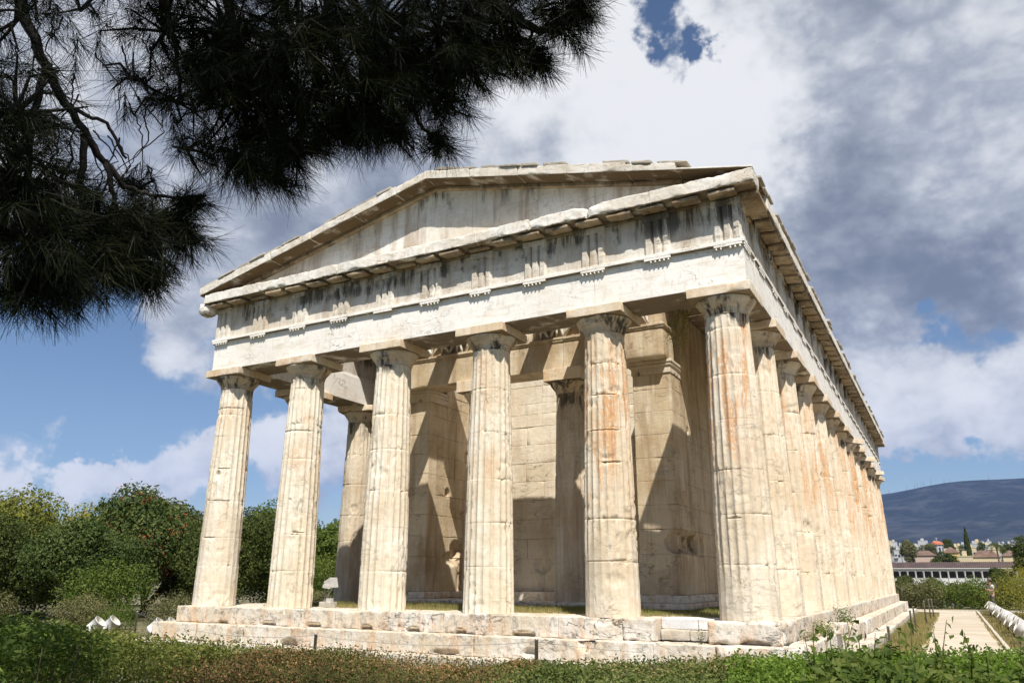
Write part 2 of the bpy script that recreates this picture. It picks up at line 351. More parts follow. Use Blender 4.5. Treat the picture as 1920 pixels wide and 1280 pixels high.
# columns -----------------------------------------------------------
def shaft_mesh(seed, h=5.24, r0=.509, r1=.398, smooth_z=0.0, chips=(), joints=None, hi=1, wear=.003, k=1.0, slips=()):
    rng = np.random.RandomState(seed)
    nf = 20; per = 10 if hi else 6; nth = nf*per
    if joints is None: joints = np.cumsum(np.array([.82, .86, .8, .88, .84, .86])+rng.uniform(-.07, .07, 6))
    joints = [j for j in joints if j < h-.25]
    zs = np.linspace(0, h, 110 if hi else 44)
    ex = []
    for j in joints: ex += [j-.012, j-.004, j+.004, j+.012]
    for s in slips: ex += [s[1]-.012, s[1]-.003, s[1]+.003, s[1]+.012]
    zs = np.unique(np.concatenate([zs, ex])); zs = zs[(zs >= 0) & (zs <= h)]
    th = (np.arange(nth)+.0)*2*np.pi/nth
    Z, T = np.meshgrid(zs, th, indexing='ij')
    t = Z/h; Rr = r0+(r1-r0)*t+.010*np.sin(np.pi*t)*1.3
    # drums sit a touch off each other
    for i, j in enumerate(joints):
        up = Z > j; Rr = Rr+np.where(up, .004*math.sin(i*2.1+seed)*np.cos(T-rng.uniform(0, 6)), 0)
    u = ((T/(2*np.pi)*nf) % 1.0)-.5
    dep = .085*Rr*(1-(2*np.abs(u))**2.2)
    P = np.stack([Rr*np.cos(T), Rr*np.sin(T), Z], -1).reshape(-1, 3)+seed*11.1
    n1 = fbm(P*np.array([1, 1, .7]), 2.2, 4, seed).reshape(Z.shape)
    n2 = fbm(P, 9, 4, seed+3).reshape(Z.shape)
    n3 = fbm(P*np.array([1, 1, .6]), 1.1, 3, seed+9).reshape(Z.shape)
    top = sstep(Z, h-.12, h-.02); dep = dep*(1-top*.5)
    rad = Rr-dep
    nf_ = fbm(P, 26, 3, seed+5).reshape(Z.shape)
    w_ = wear+.010*np.clip(n1+.1+.5*n2, 0, 1)
    sm = .8*sstep(n1+.25*n2, .40, .46)
    if smooth_z > 0: sm = np.maximum(sm, .82*sstep(Z+n3*1.6+n2*.3, smooth_z, smooth_z-.35))
    rad = np.minimum(rad, Rr-w_); rad = rad*(1-sm)+(Rr-.016-dep*.12)*sm
    rad = rad+(.0015+.004*sm)*n2+.0022*nf_
    # arrises chipped here and there
    ar = sstep(np.abs(u), .30, .46); rad = rad-ar*.020*sstep(fbm(P*np.array([1, 1, .8]), 13, 2, seed+31).reshape(Z.shape)+.3*n1, .34, .44)
    # spalled scars
    rad = rad-.018*sstep(fbm(P*np.array([1, 1, 1.6]), 2.1, 5, seed+21).reshape(Z.shape), .44, .465)
    for (a, z, sa, sz_, d) in chips:
        q = np.sqrt((np.angle(np.exp(1j*(T-a)))/sa)**2+((Z-z)/sz_)**2)+.35*n2+.2*n1
        rad = rad-d*(.55+.45*nf_)*sstep(q, 1.0, .86)
    for j in joints:
        g = sstep(np.abs(Z-j), .008, .002); rad = rad-g*(.003+.012*np.clip(n1*2+.2*n2, 0, 1))
        e = sstep(np.abs(Z-j+.02*n2), .045, .02)*sstep(n2+.6*n1, .36, .42); rad = rad-.020*e
    for (a, z, wa, d) in slips:      # open cracks along part of the girth
        g = sstep(np.abs(Z-z-.01*n1), .012, .002)*sstep(np.abs(np.angle(np.exp(1j*(T-a)))), wa, wa*.7); rad = rad-g*d
    V = np.stack([rad*np.cos(T)*k, rad*np.sin(T)*k, Z], -1).reshape(-1, 3)
    a = len(zs); i = np.arange(a-1)[:, None]*nth; j = np.arange(nth)[None]; j2 = (j+1) % nth
    F = np.stack([i+j, i+j2, i+nth+j2, i+nth+j], -1).reshape(-1, 4)
    return mesh_np('column', V, [F])
def capital_mesh(seed, z0=5.24, r1=.398, res=72, chips=()):
    prof = [(r1*.985, z0-.02), (r1*1.0, z0), (r1-.012, z0+.006), (r1+.002, z0+.012), (r1+.008, z0+.05), (r1+.016, z0+.062), (r1+.012, z0+.07), (r1+.026, z0+.08), (r1+.022, z0+.088), (r1+.036, z0+.10),
            (r1+.07, z0+.145), (r1+.105, z0+.19), (r1+.135, z0+.235), (r1+.150, z0+.262), (r1+.152, z0+.280), (r1+.12, z0+.292), (0.1, z0+.2925)]
    pr = np.array(prof); d = np.interp(np.linspace(0, len(pr)-1, 44), np.arange(len(pr)), np.arange(len(pr)))
    pr = np.stack([np.interp(d, np.arange(len(pr)), pr[:, 0]), np.interp(d, np.arange(len(pr)), pr[:, 1])], 1)
    b = MB(); b.lathe(pr, n=res); V = b.V[0]; P = V+seed*5.7
    dirn = V*np.array([1, 1, 0]); dirn /= np.linalg.norm(dirn, axis=1)[:, None]+1e-9
    n = fbm(P, 3.2, 4, seed); V = V-dirn*(.006*np.abs(fbm(P, 14, 3, seed))+.05*sstep(n, .28, .45)*sstep(V[:, 2], z0+.03, z0+.1))[:, None]
    return mesh_np('capital', V, b.F)
def abacus_mesh(seed, z0=5.53, z1=5.711, a=.57, chip=.05):
    V, F = rbox((-a, -a, z0), (a, a, z1), res=.07, r=.008, chip=chip, amp=.004, seed=seed, chipf=2.1, bias=-.16)
    return mesh_np('abacus', V, [F])
def col_at(x, y, sm, cm, am, mat_s, rz=0.0):
    c = link('column', sm, None, temple); c.location = (x, y, 0); c.rotation_euler = (0, 0, rz)
    if not sm.materials: sm.materials.append(mat_s)
    k = link('capital', cm, None, c); a = link('abacus', am, None, c)
    if not cm.materials: cm.materials.append(M['capital'])
    if not am.materials: am.materials.append(M['abacus'])
    return c
A_ = -math.pi/2      # a chip facing the front
front_spec = [  # smooth_z, chips (angle, z, sa, sz, depth), slips
    (2.2, [(A_+.25, 3.05, .16, .10, .09), (A_+.15, 2.5, .05, .09, .06), (A_+.9, 1.9, .25, .2, .03)], [(A_+.6, 2.42, .55, .07), (A_+.55, 3.2, .4, .06), (A_+.2, 1.55, .35, .04), (A_, 4.72, 1.6, .03)]),
    (0.0, [(A_+.95, 1.95, .22, .38, .06), (A_-1.0, 2.9, .1, .2, .04)], [(A_+.9, 1.62, .32, .07), (A_, 3.94, 1.4, .03)]),
    (0.0, [(A_+1.0, 3.2, .12, .9, .03)], []),
    (0.0, [(A_+.1, .15, .3, .06, .04)], []),
    (1.3, [(A_+.5, .62, .35, .10, .05), (A_+.9, 1.2, .4, .3, .03), (A_+.35, 2.78, .35, .05, .05), (A_+.8, 4.05, .4, .06, .05)], [(A_+.2, 3.98, .7, .06), (A_+.5, 2.7, .45, .07), (A_+.1, .95, 1.0, .03), (A_+.2, 3.3, .8, .03)]),
    (.7, [(A_-.4, .8, .5, .5, .010), (A_+.3, 2.0, .3, .06, .03)], [(A_-.1, 1.62, .3, .05)]),
]
fcap = []
for i, x in enumerate(CX):
    sz_, ch, sl_ = front_spec[i]
    jt = {0: [.9, 1.55, 2.42, 3.2, 4.0, 4.55], 4: [.93, 1.68, 2.70, 3.35, 4.0, 4.6]}.get(i)
    sm = shaft_mesh(10+i, smooth_z=sz_, chips=ch, slips=sl_, joints=jt)
    cm = capital_mesh(30+i); am = abacus_mesh(50+i, chip=.05 if i not in (2,) else .09); fcap.append((cm, am))
    c = col_at(x, 0, sm, cm, am, M['shaft_rust'] if i == 5 else (M['shaft_patina'] if i == 4 else M['shaft']))
# right flank
mids = []
for i, y in enumerate(CY[1:]):
    if i < 6:
        sm = shaft_mesh(80+i, smooth_z=[.9, 1.9, .6, 1.0, .4, .6][i], hi=i < 5, wear=.004,
                        chips=[(-.2, 1.1, .5, .4, .03)] if i == 0 else ([(.0, 3.2, .45, .05, .08)] if i == 2 else ([(-.6, 1.7, .35, .2, .10)] if i == 1 else [])))
        cm = capital_mesh(100+i); am = abacus_mesh(120+i, chip=.07)
        if i >= 2: mids.append((sm, cm, am))
    else: sm, cm, am = mids[i % 4]
    col_at(H, y, sm, cm, am, M['shaft_patina'], 0 if i < 6 else .7*i)
lowp = [(shaft_mesh(140+i, smooth_z=1.8*i, hi=0, wear=.005), capital_mesh(150+i), abacus_mesh(160+i, chip=.06)) for i in range(3)]
s3 = shaft_mesh(147, smooth_z=4.2, hi=1, chips=[(A_+.6, 1.6, .5, .35, .07), (A_+.3, 2.6, .3, .15, .05)], wear=.006)
for i, y in enumerate(CY[1:]):
    sm, cm, am = lowp[i % 3]
    if i == 1: sm = s3
    col_at(-H, y, sm, cm, am, M['inner_column'], .3*i)
for i, x in enumerate(CX[1:-1]):
    sm, cm, am = lowp[i % 3]; col_at(x, L, sm, cm, am, M['inner_column'], .5*i)

# steps ---------------------------------------------------------------
SX = 6.855
NX = []
rng = np.random.RandomState(5)
def course(name, mat, z0, z1, e, depth, us_front, us_side, seed, chip, notches=(), res_f=.032, res_s=.10, skip=(), amp=.006):
    """a ring of blocks whose outer face is e outside the column axis"""
    b = MB()
    for k in range(len(us_front)-1):
        if (k in skip): continue
        u0, u1 = us_front[k]+.002, us_front[k+1]-.002
        ns = [n for n in notches if u0-.2 < n[0][0] < u1+.2]
        blk(b, (u0, -e, z0), (u1, -e+depth, z1-(.002 if k % 2 else 0)), res=res_f, r=.010, chip=chip, amp=amp, seed=seed+k, notch=ns)
    for k in range(len(us_side)-1):
        v0, v1 = us_side[k]+.002, us_side[k+1]-.002
        for s in (-1, 1):
            x0, x1 = (H+e-depth, H+e) if s > 0 else (-H-e, -H-e+depth)
            if v1 < -.0: continue
            blk(b, (x0, v0, z0), (x1, v1, z1-(.002 if k % 2 else 0)), res=res_s if s > 0 else .4, r=.012, chip=chip*1.1, amp=amp, seed=seed+40+k)
    xs = np.linspace(-H-e+depth, H+e-depth, 8)
    for k in range(7): blk(b, (xs[k]+.002, L+e-depth, z0), (xs[k+1]-.002, L+e, z1), res=.5, seed=seed+90+k)
    return b.build(name, mat, temple, True)
uf = [-6.855, -5.9, -4.92, -3.45, -2.06, -.62, .62, 1.95, 3.05, 4.25, 4.80]
nt1 = [((-5.3, -.60, -.34), (.16, .16, .05), (0, .10, .0)), ((-3.9, -.60, -.33), (.20, .16, .06), (0, .11, .0)), ((-2.62, -.6, -.325), (.20, .16, .06), (0, .11, 0)), ((-1.22, -.6, -.33), (.14, .16, .055), (0, .12, 0)),
       ((-.08, -.6, -.33), (.14, .16, .055), (0, .12, 0)), ((1.0, -.6, -.33), (.12, .16, .055), (0, .12, 0)), ((2.35, -.6, -.335), (.24, .16, .06), (0, .12, 0)), ((3.9, -.58, -.03), (.20, .1, .07), (0, .05, -.02))]
sides = np.concatenate([[.62], np.arange(1.9, 30, 1.29), [31.213]])
stylo = course('stylobate', M['step'], -.35, 0, .5675, 1.16, uf, sides, 300, .055, nt1, amp=.009)
b = MB()     # the eroded corner block under the near column and the recess beside it
blk(b, (5.70, -.5675, -.35), (6.855, .615, -.002), res=.035, r=.05, chip=.10, amp=.012, seed=331, notch=[((6.45, -.60, -.34), (.24, .2, .07), (0, .14, 0)), ((6.9, -.35, -.2), (.16, .10, .3), (-.07, 0, 0))])
b.build('corner_block', M['step'], temple, True)
b = MB(); blk(b, (4.80, -.12, -.17), (5.42, .6, .004), res=.05, r=.012, chip=.01, seed=340)
blk(b, (5.425, -.06, -.17), (5.69, .6, .001), res=.05, r=.012, chip=.01, seed=341); b.build('replacement_block', M['new_marble'], temple, True)
b = MB(); blk(b, (4.81, -.22, -.35), (5.30, .6, -.172), res=.04, r=.02, chip=.06, amp=.012, seed=342); blk(b, (5.305, -.2, -.35), (5.75, .6, -.175), res=.04, r=.02, chip=.06, amp=.012, seed=343)
b.build('backing_stone', M['limestone'], temple, True)
rgm = np.random.RandomState(6)
for (c_, r_, d_) in nt1[1:7]:
    b = MB(); V, F = rbox((c_[0]-r_[0]*.8, -.56, -.30), (c_[0]+r_[0]*.8, -.44, -.255), res=.02, r=.015, chip=.05, amp=.012, seed=rgm.randint(90)); b.add(V, F); b.build('mortar_patch', M['wall'], temple, True)
uf2 = [-7.2, -5.75, -4.3, -2.9, -1.3, .15, 1.5, 2.75, 3.7, 4.9, 5.9, 7.2]
nt2 = [((-2.95, -.95, -.66), (.24, .2, .09), (0, .14, 0)), ((3.72, -.94, -.37), (.17, .16, .15), (0, .16, -.03)), 
       ((.9, -.95, -.66), (.3, .2, .05), (0, .07, 0)), ((2.65, -.95, -.58), (.12, .15, .06), (0, .09, 0))]
sides2 = np.concatenate([[.2], np.arange(1.35, 30.4, 1.32), [31.56]])
course('upper_step', M['step'], -.70, -.352, .9125, .6, uf2, sides2, 400, .10, nt2, amp=.016)
sides3 = np.concatenate([[-.3], np.arange(.9, 31, 1.1), [31.9]])
course('lower_step', M['limestone'], -1.05, -.702, 1.27, .6, np.linspace(-7.55, 7.55, 14), sides3, 500, .07, (), res_f=.08, amp=.016)
b = MB(); blk(b, (6.95, 3.1, -.352), (7.35, 3.75, -.16), res=.05, r=.02, chip=.05, seed=560); b.build('loose_step_block', M['step'], temple, True)
b = MB(); b.box((-5.8, .58, -.5), (5.8, 30.2, -.03)); b.build('core', M['limestone'], temple)

# entablature ------------------------------------------------------------
b = MB(); ja = [-H-.5] + CX[1:-1] + [H+.5]
for k in range(5): blk(b, (ja[k]+.0015, -.5, 5.713), (ja[k+1]-.0015, .455, 6.473), f_front, res=.07, r=.006, chip=.020, amp=.003, seed=600+k, bias=-.22)
b.build('architrave', M['architrave'], temple, True)
b = MB()
for k in range(5): blk(b, (ja[k]+.001-(.04 if k == 0 else 0), -.455, 6.475), (ja[k+1]-.001+(.04 if k == 4 else 0), .54, 6.546), f_front, res=.05, r=.005, chip=.03, amp=.003, seed=610+k, chipf=3, bias=-.25)
b.build('taenia', M['architrave'], temple, True)
js = [.462+.0] + CY[1:-1] + [L-.46]
for fr, nm, rs in ((f_right, 'flank_architrave', .14), (f_left, 'flank_architrave', .3)):
    b = MB()
    for k in range(len(js)-1):
        u0, u1 = js[k], js[k+1]
        u0 = .502 if k == 0 else u0
        if k == 0: u0 = .502
        blk(b, (u0+.0015, -.46, 5.713), (u1-.0015, .5, 6.473), fr, res=rs, r=.007, chip=.02, amp=.003, seed=630+k)
        blk(b, (u0+.001, -.42, 6.475), (u1-.001, .54, 6.546), fr, res=rs, r=.006, chip=.03, amp=.003, seed=650+k)
    b.build(nm, M['architrave'], temple, True)
b = MB(); blk(b, (-.552, -.5, 5.713), (.46, .4998, 6.456), f_right, res=.3, seed=3) if False else None
blk(b, (-H-.5, -.46, 5.713), (H+.5, .5, 6.546), f_back, res=.6, seed=661); b.build('back_architrave', M['architrave'], temple, True)

# frieze backing (the plane the metopes lie in), per side
b = MB(); mt = [-6.53, -5.20, -3.8745, -2.583, -1.2915, 0, 1.2915, 2.583, 3.8745, 5.20, 6.53]
blk(b, (-H-.44, -.40, 6.548), (H+.44, .405, 7.374), f_front, res=.3, r=.006, chip=.0, seed=670); b.build('frieze_core', M['frieze'], temple, True)
for k in range(10):
    b = MB(); blk(b, (mt[k]+.235, .39, 6.549), (mt[k+1]-.235, .436, 7.372), f_front, res=.06, r=.006, chip=.010, amp=.006, seed=680+k); b.build('metope', M['frieze'], temple, True)
def triglyph(fr, u, zt=7.25, hi=True, seed=0, w0=.44, guttae=True, worn=0.0, half=.2575):
    pr = np.array([(-half, w0-.03), (-half, w0+.02), (-half+.042, .512), (-.128, .512), (-.087, .442), (-.046, .512), (.046, .512), (.087, .442), (.128, .512), (half-.042, .512), (half, w0+.02), (half, w0-.03)])
    nz = 18 if hi else 3
    zs = np.linspace(6.548, zt, nz); V = []
    for z in zs: V.append(np.c_[pr[:, 0]+u, pr[:, 1], np.full(len(pr), z)])
    V = np.concatenate(V)
    if hi:
        n = fbm(V+seed*7.0, 4, 3, seed); V[:, 1] -= np.where(V[:, 1] > .47, .010*np.abs(fbm(V, 12, 2, seed))+.035*sstep(n, .25-worn, .5-worn), 0)
    k = len(pr); i = np.arange(nz-1)[:, None]*k; j = np.arange(k-1)[None]
    F = np.stack([i+j, i+j+1, i+k+j+1, i+k+j], -1).reshape(-1, 4)
    b = MB(); b.add(fr(V), F)
    blk(b, (u-half-.008, w0-.03, zt), (u+half+.008, .520, 7.374), fr, res=.10 if hi else .5, r=.006, chip=.03 if hi else 0, seed=seed)
    t = b.build('triglyph', M['frieze'], temple)
    b = MB(); blk(b, (u-half, .498, 6.425), (u+half, .538, 6.474), fr, res=.12 if hi else .6, r=.003, chip=.01 if hi else 0, seed=seed+1)
    if hi:
        for g in range(6):
            gu = u-half+.043+g*(2*half-.086)/5
            if guttae and not (seed*7+g) % 9 == 0:
                lt = MB(); lt.lathe([(.018, 6.385), (.015, 6.426)], n=8); v = lt.V[0]; b.add(fr(np.c_[v[:, 0]+gu, v[:, 1]+.520, v[:, 2]]), lt.F[0], [list(range(8))])
    b.build('regula', M['architrave'], t)
    return t
for k, u in enumerate(mt): triglyph(f_front, u, seed=k, guttae=k not in (4,), worn=.10 if k in (3, 5, 8) else 0)
tf = [-.2425, 1.085]
for k in range(1, 12): tf += [CY[k], CY[k]+1.2915 if k < 11 else CY[k]+1.33]
tf += [L+.2425]
for fr, hi in ((f_right, True), (f_left, False)):
    b = MB(); blk(b, (.404 if True else 0, -.40, 6.548), (L+.44, .425, 7.374), fr, res=.8, r=.006, chip=0, seed=690)
    if hi:
        blk(b, (-.30, .415, 6.549), (.40, .436, 7.372), fr, res=.3, r=.004, chip=0, seed=691)
    b.build('flank_frieze', M['frieze'], temple, True)
    for k, u in enumerate(tf): triglyph(fr, u, hi=hi and k < 14, seed=30+k)
b = MB(); blk(b, (-H-.43, -.4, 6.548), (H+.43, .44, 7.374), f_back, res=1, seed=692); b.build('back_frieze', M['frieze'], temple, True)

# horizontal cornice: fascia blocks, soffit and mutules
def geison(fr, us, seed, hi, end=None):
    b = MB(); g = MB()
    for k in range(len(us)-1):
        u0, u1 = us[k]+.0025, us[k+1]-.0025; rs = .035 if hi else .16
        V, F = rbox((u0, .30, 7.468), (u1, .853, 7.72), res=rs, r=.012, chip=.075 if hi else .05, amp=.012, seed=seed+k, chipf=2.6, bias=-.02)
        V[:, 1] -= .05*np.clip(fbm(V, .9, 2, seed), 0, 1)*sstep(V[:, 1], .6, .8)
        b.add(fr(V), F)
        blk(g, (u0, -.40, 7.376), (u1, .47, 7.466), fr, res=.3, r=.006, chip=0, seed=seed)
    return b, g
gu = [-6.95, -6.30, -4.95, -3.75, -2.45, -1.2, .05, 1.35, 2.62, 3.9, 5.2, 7.14]
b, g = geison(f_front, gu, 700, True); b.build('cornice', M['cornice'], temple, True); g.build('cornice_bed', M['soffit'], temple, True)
mu = sorted(mt+[(mt[k]+mt[k+1])/2 for k in range(10)])
rng = np.random.RandomState(8)
for k, u in enumerate(mu):
    b = MB(); lost = k in (2, 9, 12)
    V, F = rbox((u-.25, .50, 7.40), (u+.25, .80 if not lost else .64, 7.467), res=.05, r=.01, chip=.10, amp=.010, seed=720+k, chipf=2.4, bias=.0)
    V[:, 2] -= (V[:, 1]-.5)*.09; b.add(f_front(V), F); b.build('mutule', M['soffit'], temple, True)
gs = list(np.concatenate([[-.853+.0], np.arange(.46, 31, 1.29), [31.51]]))
for fr, hi in ((f_right, True), (f_left, False)):
    s2 = gs if hi else [-.55]+gs[1:]
    b = MB(); g = MB()
    for k in range(len(s2)-1):
        u0, u1 = s2[k]+.0025, s2[k+1]-.0025
        if k == 0:
            if hi: continue
            u0 = -.50
        V, F = rbox((u0, .30, 7.468), (u1, .853, 7.72), res=.10 if hi else .4, r=.012, chip=.06, amp=.008, seed=740+k); b.add(fr(V), F)
        blk(g, (max(u0, -.39), -.40, 7.376), (u1, .47, 7.466), fr, res=.5, r=.006, chip=0, seed=1)
    b.build('flank_cornice', M['cornice'], temple, True); g.build('flank_cornice_bed', M['soffit'], temple, True)
    mf = sorted(tf+[(tf[k]+tf[k+1])/2 for k in range(len(tf)-1)])
    if hi:
        for k, u in enumerate(mf):
            V, F = rbox((u-.25, .50, 7.405), (u+.25, .81, 7.467), res=.10, r=.01, chip=.07, amp=.008, seed=780+k); V[:, 2] -= (V[:, 1]-.5)*.09
            b = MB(); b.add(fr(V), F); b.build('mutule', M['soffit'], temple, True)
b = MB(); V, F = rbox((-7.14, -.4, 7.376), (7.14, .853, 7.72), res=1, seed=7); b.add(f_back(V), F); b.build('back_cornice', M['cornice'], temple, True)
# broken stump at the far left corner of the cornice
b = MB(); V, F = rbox((-.22, -.2, -.17), (.20, .2, .17), res=.04, r=.06, chip=.2, amp=.02, seed=801, bias=.1); b.add(V+np.array([-7.0, -.62, 7.36]), F); b.build('broken_cornice_stump', M['cornice'], temple, True)

# pediment --------------------------------------------------------------
SL = .2255; ZA = 9.33
def zr(x): return ZA-abs(x)*SL
b = MB(); sx = [-6.6, -5.5, -4.0, -2.35, -.55, .95, 2.3, 3.9, 5.4, 6.6]
for k in range(9):
    x0, x1 = sx[k]+.002, sx[k+1]-.002; V, F = rbox((x0, -.33, 0), (x1, .35, 1), res=.14, r=.004, chip=.01, amp=.004, seed=820+k, )
    zb = 7.725; zt = np.array([zr(x)+.02 for x in V[:, 0]]); V[:, 2] = zb+np.clip(V[:, 2], 0, 1)*(zt-zb); V[:, 1] += .05*0
    b.add(V, F)
b.build('tympanum', M['tympanum'], temple, True)
b = MB(); bd = MB(); xs = [-7.14, -6.0, -4.7, -3.4, -2.05, -.85, 0.0, 1.15, 2.35, 3.5, 4.75, 5.75, 7.14]
for k in range(12):
    x0, x1 = xs[k], xs[k+1]; th_ = .205
    if k >= 10: th_ = .15 if k == 10 else .035
    V, F = rbox((x0+.002, -.853, 0), (x1-.002, .42, th_), res=.045, r=.008, chip=.05, amp=.010, seed=840+k, chipf=1.8)
    if k == 11: V[:, 0] = np.minimum(V[:, 0], 7.14)
    V[:, 2] += np.array([zr(x) for x in V[:, 0]])
    b.add(V, F)
    V, F = rbox((x0, -.44, -.085), (x1, -.31, -.002), res=.2, r=.01, chip=.02, seed=1); V[:, 2] += np.array([zr(x) for x in V[:, 0]])
    if abs(x0+x1)/2 < 6.3: bd.add(V, F)
b.build('raking_cornice', M['rake'], temple, True); bd.build('raking_moulding', M['soffit'], temple, True)
b = MB(); rng = np.random.RandomState(3); x = -7.1
while x < 5.6:                        # what is left of the edge tiles
    wd = rng.uniform(.35, .62)
    if not (-.9 < x+wd/2 < .5) and not (x < 0 < x+wd):
        V, F = rbox((x, -.86+rng.uniform(-.03, .05), 0), (x+wd, .3, rng.uniform(.045, .085)), res=.06, r=.008, chip=.04, amp=.008, seed=int(x*50) % 97)
        V[:, 2] += np.array([zr(q) for q in V[:, 0]])+.208+(.0 if x < 4.5 else -.06)
        if rng.rand() < .82: b = MB(); b.add(V, F); b.build('edge_tile', M['tile'], temple, True)
    x += wd+rng.uniform(.02, .12)
b = MB()
for s in (-1, 1):
    V, F = rbox((0, L-.2, 0), (7.1, L+.8, .2), res=1, seed=2); V[:, 2] += np.array([zr(q) for q in V[:, 0]]); V[:, 0] *= s; b.add(V, F)
xs_ = np.linspace(-6.9, 6.9, 12); b.add(np.array([[x, L+.3, z] for x in xs_ for z in (7.72, max(7.73, zr(x)))]), [[2*i, 2*i+2, 2*i+3, 2*i+1] for i in range(11)])
b.build('back_pediment', M['tympanum'], temple)
# roof: eave strips along both flanks and the slabs over the cella
b = MB()
for s in (-1, 1):
    for k in range(44):
        y0 = .46+k*.7; y1 = y0+.695
        xin = 5.6 if y0 < 7.0 else 0.0
        V, F = rbox((xin, y0, 0), (7.10+.02*math.sin(k*3.3), y1, .075), res=.35 if xin else 1.2, r=.01, chip=.03, seed=860+k)
        V[:, 2] += np.array([zr(q) for q in V[:, 0]])+.006; V[:, 0] *= s; b.add(V, F)
b.build('roof', M['rake'], temple, True)
rng = np.random.RandomState(31); y = -.80
while y < 31.2:
    wd = rng.uniform(.4, .62)
    V, F = rbox((6.55, y, 0), (7.17+rng.uniform(-.02, .025), y+wd, .05+rng.uniform(0, .02)), res=.12, r=.008, chip=.04, amp=.006, seed=int(y*10))
    V[:, 2] += np.array([zr(q) for q in V[:, 0]])+(.082 if y > .46 else .04)
    if rng.rand() < .82: b = MB(); b.add(V, F); b.build('eave_tile', M['tile'], temple, True)
    y += wd+rng.uniform(.01, .06)

# cella -------------------------------------------------------------------
ZC = [.30, 1.19, 1.745, 2.30, 2.85, 3.40, 3.95, 4.50, 5.05, 5.43]
def ashlar(mb, fn, u0, u1, zc, seed, notch=(), blen=1.15, chip=.022, res=.22, t0=0, t1=.93, jit=.006, amp=.005):
    rg = np.random.RandomState(seed)
    for k in range(len(zc)-1):
        u = u0; first = True
        while u < u1-1e-3:
            ln = blen*(.5 if (first and k % 2) else 1)*rg.uniform(.92, 1.08); first = False
            e = u+ln
            if u1-e < blen*.35: e = u1
            j = rg.uniform(-jit, jit)
            nn = [q for q in notch if u-.4 < q[0][0] < e+.4 and zc[k]-.4 < q[0][2] < zc[k+1]+.4]; rs_ = .05 if nn else res
            V, F = rbox((u+.002, t0+j, zc[k]+.002), (e-.002, t1-.002+j, zc[k+1]-.002), res=rs_, notch=nn, r=.009, chip=chip, amp=amp, seed=rg.randint(900))
            mb.add(fn(V), F); u = e
ZC2 = ZC+[5.76, 6.30, 6.90, 7.40]
for s in (1, -1):
    b = MB()
    fn = (lambda V, s=s: np.stack([s*(3.02+V[:, 1]), V[:, 0], V[:, 2]], 1))
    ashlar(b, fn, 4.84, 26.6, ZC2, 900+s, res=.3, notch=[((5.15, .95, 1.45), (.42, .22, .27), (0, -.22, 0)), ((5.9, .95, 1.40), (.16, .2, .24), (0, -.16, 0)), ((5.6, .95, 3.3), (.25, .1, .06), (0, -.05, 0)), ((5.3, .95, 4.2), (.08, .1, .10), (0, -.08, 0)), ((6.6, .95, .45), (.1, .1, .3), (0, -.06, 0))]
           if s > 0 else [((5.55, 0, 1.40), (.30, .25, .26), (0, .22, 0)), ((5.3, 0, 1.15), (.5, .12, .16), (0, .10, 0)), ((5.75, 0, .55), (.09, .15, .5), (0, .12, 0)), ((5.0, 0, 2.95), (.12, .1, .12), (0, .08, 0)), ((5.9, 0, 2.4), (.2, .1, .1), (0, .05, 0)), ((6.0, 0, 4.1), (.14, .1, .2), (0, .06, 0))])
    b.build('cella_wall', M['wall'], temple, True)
    b = MB()       # anta: the wall end, finely cut
    for k in range(len(ZC)-1):
        dd = .0 if k else .02
        V, F = rbox((4.0-dd, -.012-dd, ZC[k]+.001), (4.838, .945+dd, ZC[k+1]-.001), res=.06, r=.008, chip=.035, amp=.006, seed=930+k+s, notch=[((3.98, .95, 3.62), (.12, .16, .16), (.05, -.05, 0))] if (s > 0 and k in (4, 5, 6)) else ([((4.5, .97, 1.47), (.40, .30, .28), (.0, -.20, 0)), ((4.02, .97, 1.45), (.16, .34, .27), (.10, -.10, 0))] if (k == 1 and s > 0) else []))
        b.add(fn(V), F)
    a = b.build('anta', M['wall'], temple, True)
    b = MB()
    V, F = rbox((3.97, -.03, 5.432), (4.86, .965, 5.60), res=.08, r=.01, chip=.02, seed=941); b.add(fn(V), F)
    V, F = rbox((3.93, -.07, 5.602), (4.88, 1.0, 5.68), res=.08, r=.02, chip=.02, seed=942); b.add(fn(V), F)
    V, F = rbox((3.91, -.09, 5.682), (4.89, 1.02, 5.758), res=.08, r=.012, chip=.02, seed=943); b.add(fn(V), F)
    b.build('anta_capital', M['capital'], a, True)
b = MB(); fn = lambda V: np.stack([V[:, 0], 7.0+V[:, 1], V[:, 2]], 1)
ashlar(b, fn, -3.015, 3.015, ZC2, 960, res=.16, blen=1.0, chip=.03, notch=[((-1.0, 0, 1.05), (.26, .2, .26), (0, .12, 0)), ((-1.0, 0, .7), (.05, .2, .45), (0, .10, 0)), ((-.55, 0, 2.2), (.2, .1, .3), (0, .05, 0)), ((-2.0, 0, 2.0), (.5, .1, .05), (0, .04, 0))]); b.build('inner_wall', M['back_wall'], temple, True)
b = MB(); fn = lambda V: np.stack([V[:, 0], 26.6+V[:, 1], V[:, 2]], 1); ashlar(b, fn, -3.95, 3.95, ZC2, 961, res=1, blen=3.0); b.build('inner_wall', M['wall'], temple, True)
b = MB()
for k in range(8): blk(b, (-4.25+k*1.065, 3.5, .002), (-4.25+(k+1)*1.065-.004, 4.45, .125), res=.08, r=.02, chip=.05, amp=.012, seed=970+k)
for s in (-1, 1):
    for k in range(20): blk(b, (min(s*2.85, s*4.2), 4.46+k*1.1, .002), (max(s*2.85, s*4.2), 4.45+(k+1)*1.1, .125), res=.3, r=.02, chip=.05, seed=975+k)
    blk(b, (min(s*2.9, s*4.05), 3.86, .127), (max(s*2.9, s*4.05), 26.6, .298), res=.25, r=.02, chip=.05, amp=.01, seed=978+s)
